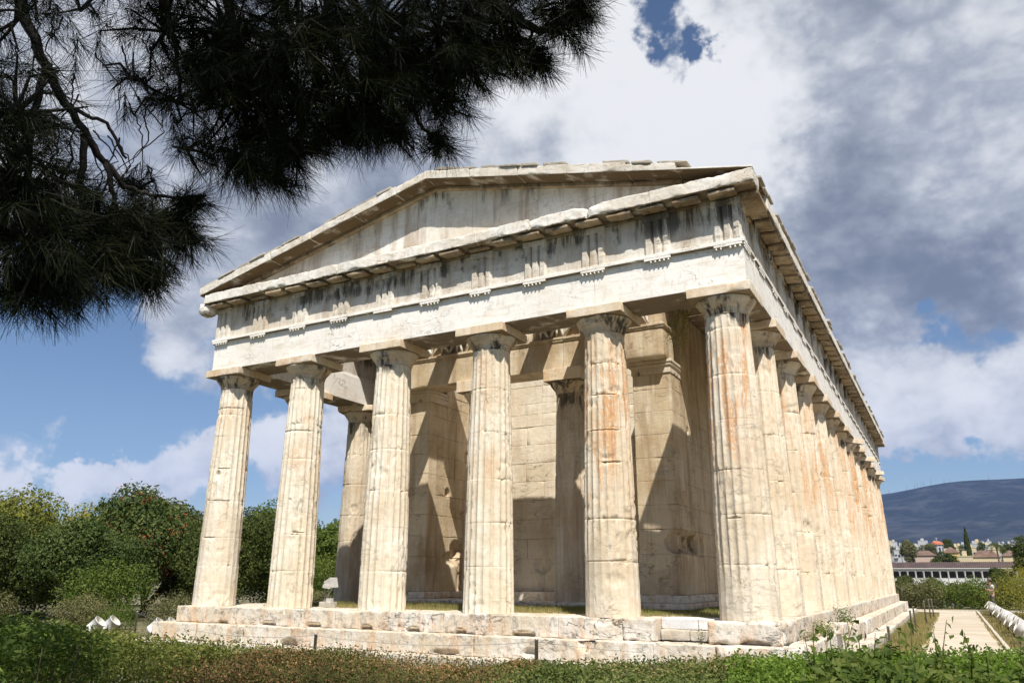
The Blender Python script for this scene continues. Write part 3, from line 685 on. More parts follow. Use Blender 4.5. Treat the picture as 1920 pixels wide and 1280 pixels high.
blk(b, (-2.88, 6.8, .0), (2.88, 7.1, .298), res=.2, r=.02, chip=.05, seed=979)
b.build('wall_base', M['step'], temple, True)
# columns between the wall ends
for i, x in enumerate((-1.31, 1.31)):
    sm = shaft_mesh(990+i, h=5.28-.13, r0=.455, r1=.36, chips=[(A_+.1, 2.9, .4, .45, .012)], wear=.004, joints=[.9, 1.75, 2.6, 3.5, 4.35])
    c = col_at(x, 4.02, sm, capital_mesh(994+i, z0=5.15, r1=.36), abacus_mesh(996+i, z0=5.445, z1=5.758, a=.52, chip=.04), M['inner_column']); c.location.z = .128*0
    sm.transform(Matrix.Translation((0, 0, .128)) @ Matrix.Scale((5.15-.128)/5.15, 4, (0, 0, 1)))
# entablature over them: architrave, moulding, figured frieze, cornice
b = MB(); jx = [-3.96, -1.31, 1.31, 3.96]
for k in range(3): blk(b, (jx[k]+.002, 3.63, 5.762), (jx[k+1]-.002, 4.42, 6.53), res=.09, r=.008, chip=.05, amp=.005, seed=1000+k)
b.build('inner_architrave', M['wall'], temple, True)
b = MB(); 
for k in range(3):
    blk(b, (jx[k]+.002-(.05 if k == 0 else 0), 3.575, 6.532), (jx[k+1]-.002+(.05 if k == 2 else 0), 4.45, 6.60), res=.08, r=.012, chip=.03, seed=1004+k)
    blk(b, (jx[k]+.002-(.03 if k == 0 else 0), 3.60, 6.49), (jx[k+1]-.002+(.03 if k == 2 else 0), 3.629, 6.531), res=.1, r=.004, chip=0, seed=1004+k)
    blk(b, (jx[k]+.002-(.08 if k == 0 else 0), 3.54, 7.405), (jx[k+1]-.002+(.08 if k == 2 else 0), 4.35, 7.60), res=.1, r=.02, chip=.12, amp=.02, seed=1008+k, bias=.0)
b.build('inner_moulding', M['wall'], temple, True)
b = MB(); blk(b, (-3.93, 3.72, 6.602), (3.93, 4.3, 7.403), res=.14, r=.01, chip=.04, amp=.012, seed=1015); b.build('inner_frieze', M['wall'], temple, True)
rg = np.random.RandomState(77)      # battered relief figures: striding, falling and rearing bodies
def figure(x, s, kind):
    b = MB(); y = 3.68
    def lim(p, r): b.tube([(x+s*a, y-.03-c, 6.61+h_) for a, h_, c in p], r, 9)
    hipx, hiph = 0, .36; lean = rg.uniform(-.12, .16)
    lim([(0, .34, .02), (lean*.5, .46, .04), (lean, .60, .03), (lean*1.05, .64, .02)], [.07, .075, .085, .045])
    if rg.rand() < .7: lim([(lean*1.05, .64, .03), (lean*1.1, .68, .05), (lean*1.1, .74, .04)], [.03, .05, .035])
    st_ = rg.uniform(.10, .22)
    lim([(0.02, .36, .02), (st_, .22, .05), (st_*1.1, .10, .03), (st_*1.3, .0, .02)], [.06, .048, .036, .03])
    lim([(-.02, .36, .0), (-st_*.9, .20, .02), (-st_*1.5, .02, .0)], [.06, .045, .03])
    if rg.rand() < .8: lim([(lean, .60, .03), (lean+.16, .52+rg.uniform(-.05, .15), .08), (lean+.27, .58+rg.uniform(-.1, .1), .05)], [.038, .032, .02])
    if kind == 1: lim([(-.05, .34, .0), (-.2, .33, .05), (-.42, .30, .03), (-.48, .16, .02), (-.46, .02, .0)], [.08, .095, .075, .04, .028])
    b.build('relief_figure', M['tympanum'], fz_, True)
fz_ = [o for o in bpy.data.objects if o.name.startswith('inner_frieze')][0]
xx = -3.6
while xx < 3.7: figure(xx, rg.choice([-1, 1]), rg.rand() < .35); xx += rg.uniform(.40, .62)
# ceiling beams over the front aisle (left where they cast the bars of shade) and slabs over the flank aisle
for a0, a1 in ((-3.95, -3.24), (-2.47, -1.77), (.46, 1.15), (1.90, 3.16)):
    zb = 7.62; off = (zb-6.5)/2.42; hh = .30
    x0 = a0+off; x1 = a1+off-hh/2.42*1.0
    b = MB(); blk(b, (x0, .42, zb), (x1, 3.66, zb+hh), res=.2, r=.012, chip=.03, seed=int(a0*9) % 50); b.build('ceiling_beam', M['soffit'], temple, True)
for s in (1, -1):
    b = MB(); y = 3.60; k = 0
    while y < 26:
        gap = .05 if k in (1, 2, 5, 6) else .012
        V, F = rbox((3.5, y, 7.60), (6.2, y+.92, 7.70), res=.6, r=.01, chip=.02, seed=k); V[:, 0] *= s; b.add(V, F); y += .92+gap; k += 1
    b.build('ceiling_slab', M['soffit'], temple, True)
# ------------------------------------------------------------------ ground
def groundz(x, y):
    x = np.asarray(x, float); y = np.asarray(y, float)
    d = np.hypot(x-0, y-15)
    far = sstep(y, 44, 130)
    z = -.95-8.0*far+3.0*sstep(y, 330, 520)+9*sstep(y, 520, 900)+30*sstep(y, 900, 3500)
    z = z+.03*fbm(np.c_[np.ravel(x), np.ravel(y), 0*np.ravel(x)], .35, 2, 4).reshape(np.shape(x))*sstep(d, 8, 30)
    z = z-3.0*sstep(-x, 30, 90)*(1-far)
    return z
def build_ground():
    g = np.linspace(-1, 1, 221); s = np.sinh(g*5.6)/np.sinh(5.6)
    X, Y = np.meshgrid(s*9500, s*9500+20, indexing='ij')
    Z = groundz(X, Y)
    n = len(g); idx = np.arange(n*n).reshape(n, n)
    F = np.stack([idx[:-1, :-1], idx[1:, :-1], idx[1:, 1:], idx[:-1, 1:]], -1).reshape(-1, 4)
    return mesh_np('ground', np.stack([X.ravel(), Y.ravel(), Z.ravel()], 1), [F])
def mat_ground():
    m, t, bs = newmat('ground'); P = t.node('ShaderNodeNewGeometry').outputs['Position']
    c = t.mix(t.ramp(t.noise(P, .5, 6, .65), .4, .62), (.10, .095, .045), (.27, .215, .12))
    c = t.mix(t.ramp(t.noise(P, 14, 5, .7), .45, .65), c, (.20, .17, .09))
    c = t.mix(t.math('MULTIPLY', t.ramp(t.noise(P, .012, 4), .45, .6), .8), c, (.06, .075, .035))
    t.put(bs, 'Base Color', c); bs.inputs['Roughness'].default_value = .95
    t.put(bs, 'Normal', t.node('ShaderNodeBump', inp={'Strength': .6, 'Distance': .05, 'Height': t.noise(P, 20, 6, .7)}).outputs[0]); return m
def mat_path():
    m, t, bs = newmat('path'); P = t.node('ShaderNodeNewGeometry').outputs['Position']
    c = t.mix(t.ramp(t.noise(P, .8, 5, .6), .38, .65), (.47, .40, .30), (.57, .50, .39))
    c = t.mix(t.math('MULTIPLY', t.ramp(t.noise(P, 45, 3, .7), .5, .7), .5), c, (.34, .28, .20)); c = t.mix(t.math('MULTIPLY', t.ramp(t.noise(P, 9.0, 8, .75), .5, .66), .3), c, (.38, .32, .23))
    t.put(bs, 'Base Color', c); bs.inputs['Roughness'].default_value = .95
    t.put(bs, 'Normal', t.node('ShaderNodeBump', inp={'Strength': .35, 'Distance': .01, 'Height': t.noise(P, 60, 4, .7)}).outputs[0]); return m
tag(link('ground', build_ground(), mat_ground()), kind='structure')
def sheet(name, poly, z, m, kind='structure'):
    V = [(x, y, z) for x, y in poly]; me = bpy.data.meshes.new(name); me.from_pydata(V, [], [list(range(len(V)))]); me.update()
    return tag(link(name, me, m), kind=kind)
rg = np.random.RandomState(4)
def wob(x0, y0, x1, y1, n, a): 
    return [(x0+(x1-x0)*k/n+rg.uniform(-a, a), y0+(y1-y0)*k/n) for k in range(n+1)]
sheet('path', wob(8.42, -7.5, 8.5, 33, 60, .06)+[(-9, 33), (-9, 35.4), (10.25, 35.4)]+wob(10.2, 35.4, 10.16, -7.5, 40, .0), -.905, mat_path())
plain('kerb', (.52, .47, .38), .9, bump=.4)
b = MB(); V, F = rbox((10.17, -7.5, -1.0), (10.26, 35.4, -.84), res=.6, r=.01, chip=.03, seed=3); b.add(V, F); V, F = rbox((2, 35.4, -1.0), (14, 35.52, -.85), res=.6, r=.01, chip=.03, seed=3); b.add(V, F)
tag(b.build('kerb', M['kerb'], None, True), kind='structure')

# grass ---------------------------------------------------------------
leafy('dry_grass', [(3, (.42, .36, .20)), (3, (.30, .29, .13)), (2, (.16, .20, .07)), (1, (.50, .44, .28))], .3, .7, .8, gain=.9)
leafy('green_grass', [(3, (.07, .11, .03)), (3, (.12, .15, .045)), (2, (.22, .22, .09))], .3, .7, .8, gain=1)
def blades(x, y, z, h, seed, wd=.006, lean=.5):
    rg = np.random.RandomState(seed); n = len(x); a = rg.uniform(0, 2*np.pi, n); hh = h*rg.uniform(.4, 1.2, n)
    base = np.stack([x, y, z], 1); s = np.stack([np.cos(a), np.sin(a), 0*a], 1)*wd
    tip = base+np.stack([np.cos(a*3)*lean*hh*rg.uniform(0, 1, n), np.sin(a*3)*lean*hh*rg.uniform(0, 1, n), hh], 1)
    V = np.stack([base-s, base+s, tip], 1).reshape(-1, 3); return V, np.arange(n*3).reshape(-1, 3)
def field(name, m, boxes, seed, h, wd=.006, label=None):
    b = MB(); rg = np.random.RandomState(seed)
    for (x0, x1, y0, y1, z, n) in boxes:
        x = rg.uniform(x0, x1, n); y = rg.uniform(y0, y1, n)
        k = fbm(np.c_[x, y, 0*x], 1.3, 3, seed) > -.15; x, y = x[k], y[k]
        V, F = blades(x, y, np.full(len(x), z), h*(1+.8*fbm(np.c_[x, y, 0*x], .9, 2, 5)), seed, wd); b.add(V, F)
    return tag(b.build(name, m, None), label, 'grass', kind='stuff')
field('grass', M['dry_grass'], [(-5.6, 5.6, .66, 3.4, -.03, 26000), (4.3, 5.6, 3.4, 14, -.03, 5000)], 1, .085, .005, 'short dry straw coloured grass between the front columns and the inner walls')
field('grass', M['green_grass'], [(-5.6, 5.6, 1.6, 3.5, -.03, 15000), (4.3, 5.6, 3.3, 9, -.03, 5000)], 2, .09, .006, 'low green weeds on the shaded floor at the foot of the inner walls')
field('grass', M['dry_grass'], [(7.55, 8.40, -1, 31, -.95, 28000), (10.3, 13, 4, 34, -.95, 26000), (8.40, 8.56, 0, 31, -.91, 900), (10.08, 10.16, 2, 31, -.91, 500)], 3, .15, .008, 'dry grass strip along the lower step and beyond the path kerb')

# vegetation helpers ------------------------------------------------------
def leaves(C, N, size, seed, aspect=.55, fold=.25):
    """one small folded leaf (two quads' worth in one kite) at each centre"""
    rg = np.random.RandomState(seed); n = len(C)
    N = N+rg.normal(0, .55, (n, 3)); N /= np.linalg.norm(N, axis=1)[:, None]+1e-9
    a = rg.normal(0, 1, (n, 3)); T = np.cross(N, a); T /= np.linalg.norm(T, axis=1)[:, None]+1e-9; B_ = np.cross(N, T)
    L_ = (size*rg.uniform(.6, 1.35, n))[:, None]; W = L_*aspect
    V = np.stack([C-T*L_*.5, C+B_*W*.5+T*L_*.05+N*W*fold, C+T*L_*.5, C-B_*W*.5+T*L_*.05+N*W*fold], 1).reshape(-1, 3)
    i = np.arange(n)[:, None]*4
    return V, np.concatenate([i+[0, 1, 2], i+[0, 2, 3]])
def sph(n, rg):
    v = rg.normal(0, 1, (n, 3)); return v/np.linalg.norm(v, axis=1)[:, None]
def crown_points(lobes, n, rg, thick=.45, rag=.28, seed=0, low=-.7):
    w_ = np.array([l[3]*l[3]*1.0 for l in lobes]); w_ /= w_.sum(); C = []; N = []
    for l, cnt in zip(lobes, (w_*n).astype(int)):
        d = sph(cnt*2, rg); d = d[d[:, 2] > low][:cnt]; c = np.array(l[:3]); r = l[3]*np.array([1, 1, l[4] if len(l) > 4 else .85])
        q = fbm(d*2.2+c*.7, 1.6, 4, seed); rad = (1+rag*q)*(1-thick*rg.uniform(0, 1, len(d))**1.6)
        p = c+d*r*rad[:, None]; keep = fbm(p, 2.6/max(.5, l[3]), 3, seed+7) > -.22
        C.append(p[keep]); N.append(d[keep])
    C = np.concatenate(C); N = np.concatenate(N)
    # drop what lies deep inside other lobes
    deep = np.zeros(len(C), bool)
    for l in lobes:
        r = l[3]*np.array([1, 1, l[4] if len(l) > 4 else .85]); deep |= np.linalg.norm((C-np.array(l[:3]))/r, axis=1) < .42
    return C[~deep], N[~deep]
plain('bark', (.11, .085, .06), .9, var=.35, scale=20, bump=.6)
def rnd_lobes(c, r, h, n, seed, base=.35):
    rg = np.random.RandomState(seed); out = [(c[0], c[1], c[2]+h*.55, r*.72, h/r*.45)]
    for k in range(n):
        a = rg.uniform(0, 2*np.pi); t = rg.uniform(base*.3, 1); rr = r*(.75-.45*t)*rg.uniform(.6, 1.1)
        out.append((c[0]+math.cos(a)*rr, c[1]+math.sin(a)*rr, c[2]+h*(.15+.68*t), r*rg.uniform(.26, .44), .85))
    return out
def tree(name, label, cat, c, r, h, trunk_h, n, size, mat, seed, group=None, nl=14, extra=None, th=.14, base=.15):
    t = empty(name, (0, 0, 0)); tag(t, label, cat, group); rg = np.random.RandomState(seed)
    c = np.array(c, float); lob = rnd_lobes(c+[0, 0, trunk_h], r, h, nl, seed, base)
    C, N = crown_points(lob, n, rg, seed=seed); V, F = leaves(C, N, size, seed)
    b = MB(); b.add(V, F); b.build('crown', mat, t)
    if extra:
        k = rg.choice(len(C), extra[1]); k = k[fbm(C[k], .9, 2, 3) > -.02]; b = MB()
        Ce = np.repeat(C[k], 7, 0)+rg.normal(0, size*.8, (len(k)*7, 3)); V, F = leaves(Ce, sph(len(Ce), rg), size*.8, seed+1); b.add(V, F)
        tag(b.build(extra[0], extra[2], t), kind='stuff')
    b = MB(); top = c+[0, 0, trunk_h+h*.5]
    b.tube([c-[0, 0, .2], c+[.03, .02, trunk_h*.5], c+[.0, .05, trunk_h], top], [th, th*.8, th*.65, th*.2], 8)
    for l in lob[1:8]:
        s = c+[0, 0, trunk_h*rg.uniform(.6, 1.2)]; e = np.array(l[:3]); m_ = (s+e)/2+[0, 0, .1*h]; b.tube([s, m_, e], [th*.45, th*.3, th*.1], 6)
    b.build('trunk', M['bark'], t, True); return t
leafy('leaf_redfruit', [(4, (.032, .055, .018)), (4, (.05, .08, .024)), (2, (.08, .115, .035)), (1, (.13, .16, .07))], .3, .45, .7)
leafy('leaf_dark', [(4, (.032, .050, .014)), (3, (.052, .075, .020)), (2, (.085, .10, .03))], .25, .5, .5)
leafy('leaf_mid', [(4, (.045, .078, .016)), (4, (.075, .115, .025)), (2, (.12, .165, .04))], .35, .5, .8)
leafy('leaf_olive', [(4, (.075, .085, .04)), (3, (.11, .12, .055)), (2, (.16, .165, .09))], .25, .6, .5)
leafy('leaf_yellow', [(4, (.15, .16, .03)), (4, (.20, .20, .045)), (2, (.10, .12, .03))], .35, .55, .6)
leafy('leaf_pinegreen', [(4, (.11, .13, .028)), (3, (.15, .165, .035)), (2, (.065, .085, .02))], .3, .6, .5)
leafy('fruit', [(3, (.28, .085, .04)), (2, (.38, .13, .06)), (1, (.20, .06, .035))], .2, .6, gain=.8)
def gnd(x, y): return (x, y, float(groundz(np.array([x]), np.array([y]))[0])-.05)
# trees behind the left of the temple
tree('fruiting_tree', 'broad dark tree with clusters of reddish seed pods, left of the leftmost column', 'tree', gnd(-22.6, 10.5), 4.0, 5.3, .3, 52000, .16, M['leaf_redfruit'], 21, 'trees left of the temple', 20, ('seed_pods', 900, M['fruit']), .2)
tree('leafy_tree', 'dense green tree seen between the two leftmost columns', 'tree', gnd(-21.6, 17.5), 3.9, 4.9, .3, 40000, .15, M['leaf_mid'], 22, 'trees left of the temple', 16)
tree('leafy_tree', 'lighter green tree behind the white spotlight, right of the second column', 'tree', gnd(-17.6, 19.0), 3.4, 4.4, .2, 34000, .15, M['leaf_mid'], 23, 'trees left of the temple', 14)
tree('leafy_tree', 'yellow green feathery tree at the left edge of the photo', 'tree', gnd(-40.5, 14.0), 6.4, 6.0, .4, 44000, .22, M['leaf_pinegreen'], 24, 'trees left of the temple', 16)
tree('leafy_tree', 'pale yellow green tree rising just left of the fruiting tree', 'tree', gnd(-33.2, 17.5), 5.8, 5.6, .4, 44000, .20, M['leaf_yellow'], 25, 'trees left of the temple', 18)
tree('leafy_tree', 'dark low tree in front of the yellow green ones, at the far left', 'tree', gnd(-25.5, 4.6), 3.9, 3.9, .1, 40000, .13, M['leaf_dark'], 26, 'trees left of the temple', 14)
tree('leafy_tree', 'dark green rounded tree below the fruiting tree on its left side', 'tree', gnd(-21.0, 6.6), 3.1, 3.6, .1, 34000, .13, M['leaf_redfruit'], 27, 'trees left of the temple', 14)
tree('leafy_tree', 'deep green tree filling the gap behind the third column', 'tree', gnd(-13.5, 24), 3.4, 4.2, .2, 24000, .15, M['leaf_mid'], 28, 'trees left of the temple', 12)
tree('leafy_tree', 'dark bushy tree behind the leftmost column shaft', 'tree', gnd(-17.4, 10.2), 3.0, 4.0, .1, 30000, .13, M['leaf_dark'], 29, 'trees left of the temple', 12)
tree('leafy_tree', 'dark green tree closing the view far behind the two left columns', 'tree', gnd(-26.0, 22.0), 5.0, 4.6, .2, 36000, .17, M['leaf_dark'], 30, 'trees left of the temple', 14)
tree('leafy_tree', 'shadowy tree mass at the far left edge under the yellow green crowns', 'tree', gnd(-31.5, 5.0), 5.0, 3.9, .1, 44000, .16, M['leaf_dark'], 31, 'trees left of the temple', 16)
tree('leafy_tree', 'low dark tree at the left edge, partly behind the bright foreground shrub', 'tree', gnd(-19.5, -3.0), 3.2, 2.9, .1, 36000, .11, M['leaf_dark'], 32, 'trees left of the temple', 14)
def bush(name, label, c, r, h, n, size, mat, seed, group=None, cat='bush', nl=9):
    t = empty(name); tag(t, label, cat, group); rg = np.random.RandomState(seed); c = np.array(c, float)
    lob = [(c[0]+rg.uniform(-.5, .5)*r[0], c[1]+rg.uniform(-.5, .5)*r[1], c[2]+h*rg.uniform(.3, .62), min(r[0], r[1], h)*rg.uniform(.42, .6), .9) for k in range(nl)]
    C, N = crown_points(lob, n, rg, seed=seed, rag=.2, low=-1); V, F = leaves(C, N, size, seed); b = MB(); b.add(V, F); b.build('foliage', mat, t)
    b = MB()
    for l in lob[:6]: b.tube([c+[0, 0, -.1], (c+np.array(l[:3]))/2+[0, 0, .05], np.array(l[:3])], [.03, .02, .008], 5)
    b.build('stem', M['bark'], t); return t
bush('clipped_bush', 'rounded olive green bush behind the left pair of white floodlights', gnd(-15.6, 3.1), (1.5, 1.3), 1.15, 9000, .06, M['leaf_olive'], 41, 'bushes left of the temple')
bush('clipped_bush', 'small bright green bush at the right shoulder of the olive bush', gnd(-13.8, 2.9), (.8, .8), .8, 5000, .05, M['leaf_mid'], 42, 'bushes left of the temple')
bush('clipped_bush', 'boxy olive bush behind the three floodlights by the step corner', gnd(-12.9, 4.3), (1.3, 1.1), 1.15, 8000, .06, M['leaf_olive'], 43, 'bushes left of the temple')
bush('clipped_bush', 'yellow green low hedge bush beside the left end of the stylobate', gnd(-11.2, 4.6), (1.3, 1.0), .95, 7000, .05, M['leaf_yellow'], 44, 'bushes left of the temple')
bush('clipped_bush', 'brownish shrub low in the left trees below the pale one', gnd(-20.5, 2.2), (2.0, 1.6), 1.4, 9000, .08, M['leaf_olive'], 45, 'bushes left of the temple')
bush('clipped_bush', 'green shrub seen low between the second column and the spotlight', gnd(-9.6, 9.8), (1.6, 1.2), 1.1, 7000, .06, M['leaf_mid'], 46, 'bushes left of the temple')
bush('clipped_bush', 'thin pale shrub standing between the first and second columns', gnd(-11.4, 9.2), (.7, .7), 1.7, 3500, .06, M['leaf_olive'], 47, 'bushes left of the temple')
for k, (x, y, r, h, lb) in enumerate([(-19.0, 6.0, 2.4, 2.0, 'low dark undergrowth bush left of the first column'), (-23.5, 6.2, 2.8, 2.1, 'low dark undergrowth bush under the fruiting tree'), (-28.5, 8.0, 3.2, 2.2, 'low dark undergrowth bush farther left under the trees'), (-16.0, 12.5, 2.6, 2.2, 'undergrowth bush between the two leftmost columns'),
      (-17.0, 16.5, 2.8, 2.4, 'undergrowth bush behind the second column'), (-13.5, 17.5, 2.6, 2.2, 'undergrowth bush behind the spotlight'), (-33.0, 6.0, 3.5, 2.4, 'low undergrowth bush at the far left edge'), (-20.5, 11.5, 2.8, 2.2, 'undergrowth bush directly behind the leftmost column'), (-11.0, 19.5, 2.2, 2.0, 'undergrowth bush behind the third column')]):
    bush('undergrowth_bush', lb, gnd(x, y), (r*1.3, 1.8), h*1.3, 15000, .10, M['leaf_dark' if k % 3 else 'leaf_mid'], 300+k, 'undergrowth left of the temple', nl=12)
# right side, beyond the end of the path
bush('clipped_bush', 'large yellow green shrub at the right edge beside the floodlight row', gnd(13.1, 27.5), (2.6, 4.5), 2.6, 30000, .07, M['leaf_yellow'], 51, 'bushes right of the temple', nl=14)
for k, (x, y, r, h, mt_, lb) in enumerate([(4.6, 41.5, 2.4, 1.5, 'leaf_olive', 'olive green hedge bush nearest the far temple corner, across the path end'), (7.0, 40.6, 2.2, 1.35, 'leaf_olive', 'wide olive bush in the middle of the hedge across the path end'),
     (9.4, 41.2, 2.3, 1.45, 'leaf_mid', 'greener bush in the hedge across the path end, left of the person'), (11.8, 42.0, 2.3, 1.6, 'leaf_dark', 'dark bush directly behind the standing person')]):
    bush('hedge_bush', lb, gnd(x, y), (r, 1.8), h*1.25, 11000, .10, M[mt_], 60+k, 'bushes across the path end', nl=10)

# clipped hedges in the foreground
def hedge(name, label, P0, P1, w_, zt, zb, n, size, mat, seed, stem_n=260, bumps=.10, group='hedges in the foreground', aspect=.5, stems_m=None, lumps=2.2):
    """P0..P1 centre line in plan, w_ width, zt = list of top heights along it"""
    t = empty(name); tag(t, label, 'hedge', group); rg = np.random.RandomState(seed)
    P0 = np.array(P0, float); P1 = np.array(P1, float); D = P1-P0; Ln = np.linalg.norm(D); D /= Ln; Sd = np.array([D[1], -D[0]])
    def surf(m, part):
        u = rg.uniform(0, 1, m); tz = np.interp(u, np.linspace(0, 1, len(zt)), zt)
        if part == 'top':
            v = rg.uniform(-1, 1, m); xy = P0+D*(u*Ln)[:, None]+Sd*(v*w_*.5)[:, None]
            z = tz-.10*np.abs(v)**4; N = np.tile([0, 0, 1.0], (m, 1))+rg.normal(0, .3, (m, 3))
        else:
            s = rg.choice([-1, 1], m); v = s; hh = rg.uniform(0, 1, m); xy = P0+D*(u*Ln)[:, None]+Sd*(v*w_*.5)[:, None]
            z = zb+(tz-zb)*hh; N = np.concatenate([Sd*s[:, None], np.full((m, 1), .35)], 1)
        C = np.c_[xy, z]; q = fbm(C, lumps, 4, seed); dep = rg.uniform(0, 1, m)**1.5*.20
        nn = np.concatenate([Sd*(v[:, None]*(0 if part == 'top' else 1)), np.full((m, 1), 1.0 if part == 'top' else 0)], 1)
        C = C+nn*(bumps*q-dep)[:, None]+rg.normal(0, .015, (m, 3)); return C, N
    a = surf(int(n*.55), 'top'); c = surf(int(n*.45), 'side')
    C = np.concatenate([a[0], c[0]]); N = np.concatenate([a[1], c[1]])
    V, F = leaves(C, N, size, seed, aspect); b = MB(); b.add(V, F); b.build('foliage', mat, t)
    b = MB()
    for k in range(stem_n):
        u = rg.uniform(0, 1); v = rg.uniform(-.45, .45); p = P0+D*u*Ln+Sd*v*w_; tz = np.interp(u, np.linspace(0, 1, len(zt)), zt)
        x = np.array([p[0], p[1], zb]); e = x+[rg.normal(0, .10), rg.normal(0, .10), (tz-zb)*rg.uniform(.8, 1.02)]
        b.tube([x, (x+e)/2+rg.normal(0, .05, 3), e], [.009, .006, .002], 4, cap=False)
    b.build('stems', stems_m or M['bark'], t); return t
leafy('hedge_olive', [(4, (.055, .075, .018)), (4, (.085, .105, .026)), (2, (.13, .145, .04)), (1, (.19, .175, .07))], .3, .5, 1.5, gain=1.7)
leafy('hedge_dry', [(4, (.055, .070, .022)), (4, (.085, .10, .030)), (2, (.11, .08, .04)), (2, (.22, .13, .065)), (1, (.28, .20, .11))], .25, .6, 1.2, gain=1.6)
leafy('hedge_bright', [(4, (.06, .11, .018)), (4, (.10, .17, .03)), (2, (.16, .24, .05))], .4, .45, 1.2)
leafy('hedge_mix', [(4, (.055, .085, .025)), (4, (.085, .115, .035)), (2, (.14, .16, .06)), (1, (.28, .22, .13))], .3, .45, 1.2)
leafy('shrub_green', [(4, (.045, .075, .018)), (4, (.075, .115, .026)), (2, (.11, .155, .04))], .35, .5, 1.2, gain=1.7)
hedge('clipped_hedge', 'dark olive clipped hedge at lower left in front of the left floodlights', (-.4, -11.6), (5.25, -10.0), 1.5, [.40, .37, .29, .19], -1, 120000, .027, M['hedge_olive'], 71)
hedge('clipped_hedge', 'half dried reddish brown clipped hedge in front of the temple steps, left of centre', (4.95, -9.95), (7.0, -9.2), 1.3, [.15, .165, .12, .10], -1, 150000, .019, M['hedge_dry'], 72, 700)
hedge('clipped_hedge', 'mixed green clipped hedge in front of the middle of the steps', (6.85, -9.25), (8.25, -8.95), 1.3, [.10, .12, .15, .165], -1, 90000, .024, M['hedge_mix'], 73, 300)
hedge('clipped_hedge', 'bright green small leaved hedge below the near corner of the temple', (8.1, -9.0), (10.2, -8.5), 1.4, [.18, .22, .25, .27], -1, 110000, .024, M['hedge_bright'], 74, 300)
hedge('broadleaf_shrub', 'fresh green shrub at the far left edge of the foreground hedge', (3.6, -12.2), (5.6, -11.35), .9, [.46, .52, .46, .34], -1, 40000, .032, M['shrub_green'], 75, 120, bumps=.16, aspect=.42)
# large leaved creeper over the right hedge with upright shoots
leafy('creeper', [(4, (.045, .08, .016)), (4, (.08, .125, .026)), (2, (.13, .17, .045))], .35, .35, 3.5, gain=1.05)
def creeper():
    t = tag(empty('creeper'), 'large leaved green creeper with upright shoots over the hedge at lower right', 'creeper'); rg = np.random.RandomState(91)
    n = 4600; u = rg.uniform(0, 1, n); x = 8.72+1.55*u; y = -10.15+.25*u+rg.uniform(-.28, .5, n)
    top = .285+.04*u+.05*np.sin(u*9)+.04*fbm(np.c_[x, y, 0*x], 2.5, 3, 8)
    C = np.c_[x, y, top-rg.uniform(0, 1, n)**1.4*.55]; N = np.tile([0, -.5, .8], (n, 1))
    V, F = leaves(C, N, .044, 92, .6); b = MB(); b.add(V, F); b.build('foliage', M['creeper'], t)
    b = MB(); lv = []
    for k in range(34):
        u = rg.uniform(0, 1)**1.5; p = np.array([8.72+1.55*u, -10.1+.25*u+rg.uniform(-.1, .35), .1]); tall = .25+.06*rg.rand()+(.10*rg.rand() if u < .35 else .03*rg.rand())
        e = p+[rg.normal(0, .07), rg.normal(0, .07), tall]; m_ = (p+e)/2+rg.normal(0, .02, 3); b.tube([p, m_, e], [.004, .003, .0012], 5, cap=False)
        for q in np.linspace(.35, 1, 9): lv.append((1-q)**2*p+2*q*(1-q)*m_+q*q*e+rg.normal(0, .014, 3))
    b.build('shoots', M['creeper'], t); lv = np.array(lv); V, F = leaves(lv, np.tile([0, -.4, .8], (len(lv), 1)), .036, 93, .6); b = MB(); b.add(V, F); b.build('shoot_leaves', M['creeper'], t)
creeper()
# little weeds growing on the steps
def weed(label, c, r, n, size, mat, seed):
    t = tag(empty('weed'), label, 'weed', 'weeds on the steps'); rg = np.random.RandomState(seed); C = np.array(c)+rg.normal(0, 1, (n, 3))*np.array(r)*.5; C[:, 2] = np.maximum(C[:, 2], c[2]-r[2]*.9)
    V, F = leaves(C, sph(n, rg), size, seed); b = MB(); b.add(V, F); b.build('foliage', mat, t)
    b = MB()
    for k in range(8): b.tube([np.array(c)-[0, 0, r[2]], C[rg.randint(n)]], [.005, .002], 4, cap=False)
    b.build('stem', M['bark'], t)
weed('dark green tuft on the step under the near corner block', (5.62, -.62, -.24), (.07, .06, .16), 160, .022, M['leaf_dark'], 101)
weed('leafy plant growing from the flank step, farther along', (7.12, 5.2, -.18), (.22, .4, .26), 420, .045, M['leaf_mid'], 102)
weed('trailing green plant on the flank step near the loose block', (7.05, 2.6, -.26), (.2, .7, .14), 500, .04, M['leaf_mid'], 103)
weed('small grey green tuft on the flank step beside the near corner column', (7.0, .9, -.30), (.16, .5, .10), 260, .03, M['leaf_olive'], 104)
# caper bush hanging from the beam by the near column
def hanging():
    t = tag(empty('hanging_plant'), 'thin green plant hanging from the beam beside the near corner column capital', 'plant'); rg = np.random.RandomState(5)
    b = MB(); lv = []
    for k in range(9):
        p = np.array([5.15+rg.uniform(-.1, .3), .50, 5.74]); pts = [p]
        for q in range(6): p = p+[rg.normal(-.015, .03), rg.uniform(-.01, .02), -rg.uniform(.06, .14)]; pts.append(p)
        b.tube(pts, np.linspace(.006, .002, 7), 4, cap=False); lv += [x+rg.normal(0, .03, 3) for x in pts for _ in range(6)]
    b.build('stem', M['leaf_olive'], t); lv = np.array(lv); V, F = leaves(lv, sph(len(lv), rg), .04, 6, .6); b = MB(); b.add(V, F); b.build('foliage', M['leaf_yellow'], t)
hanging()

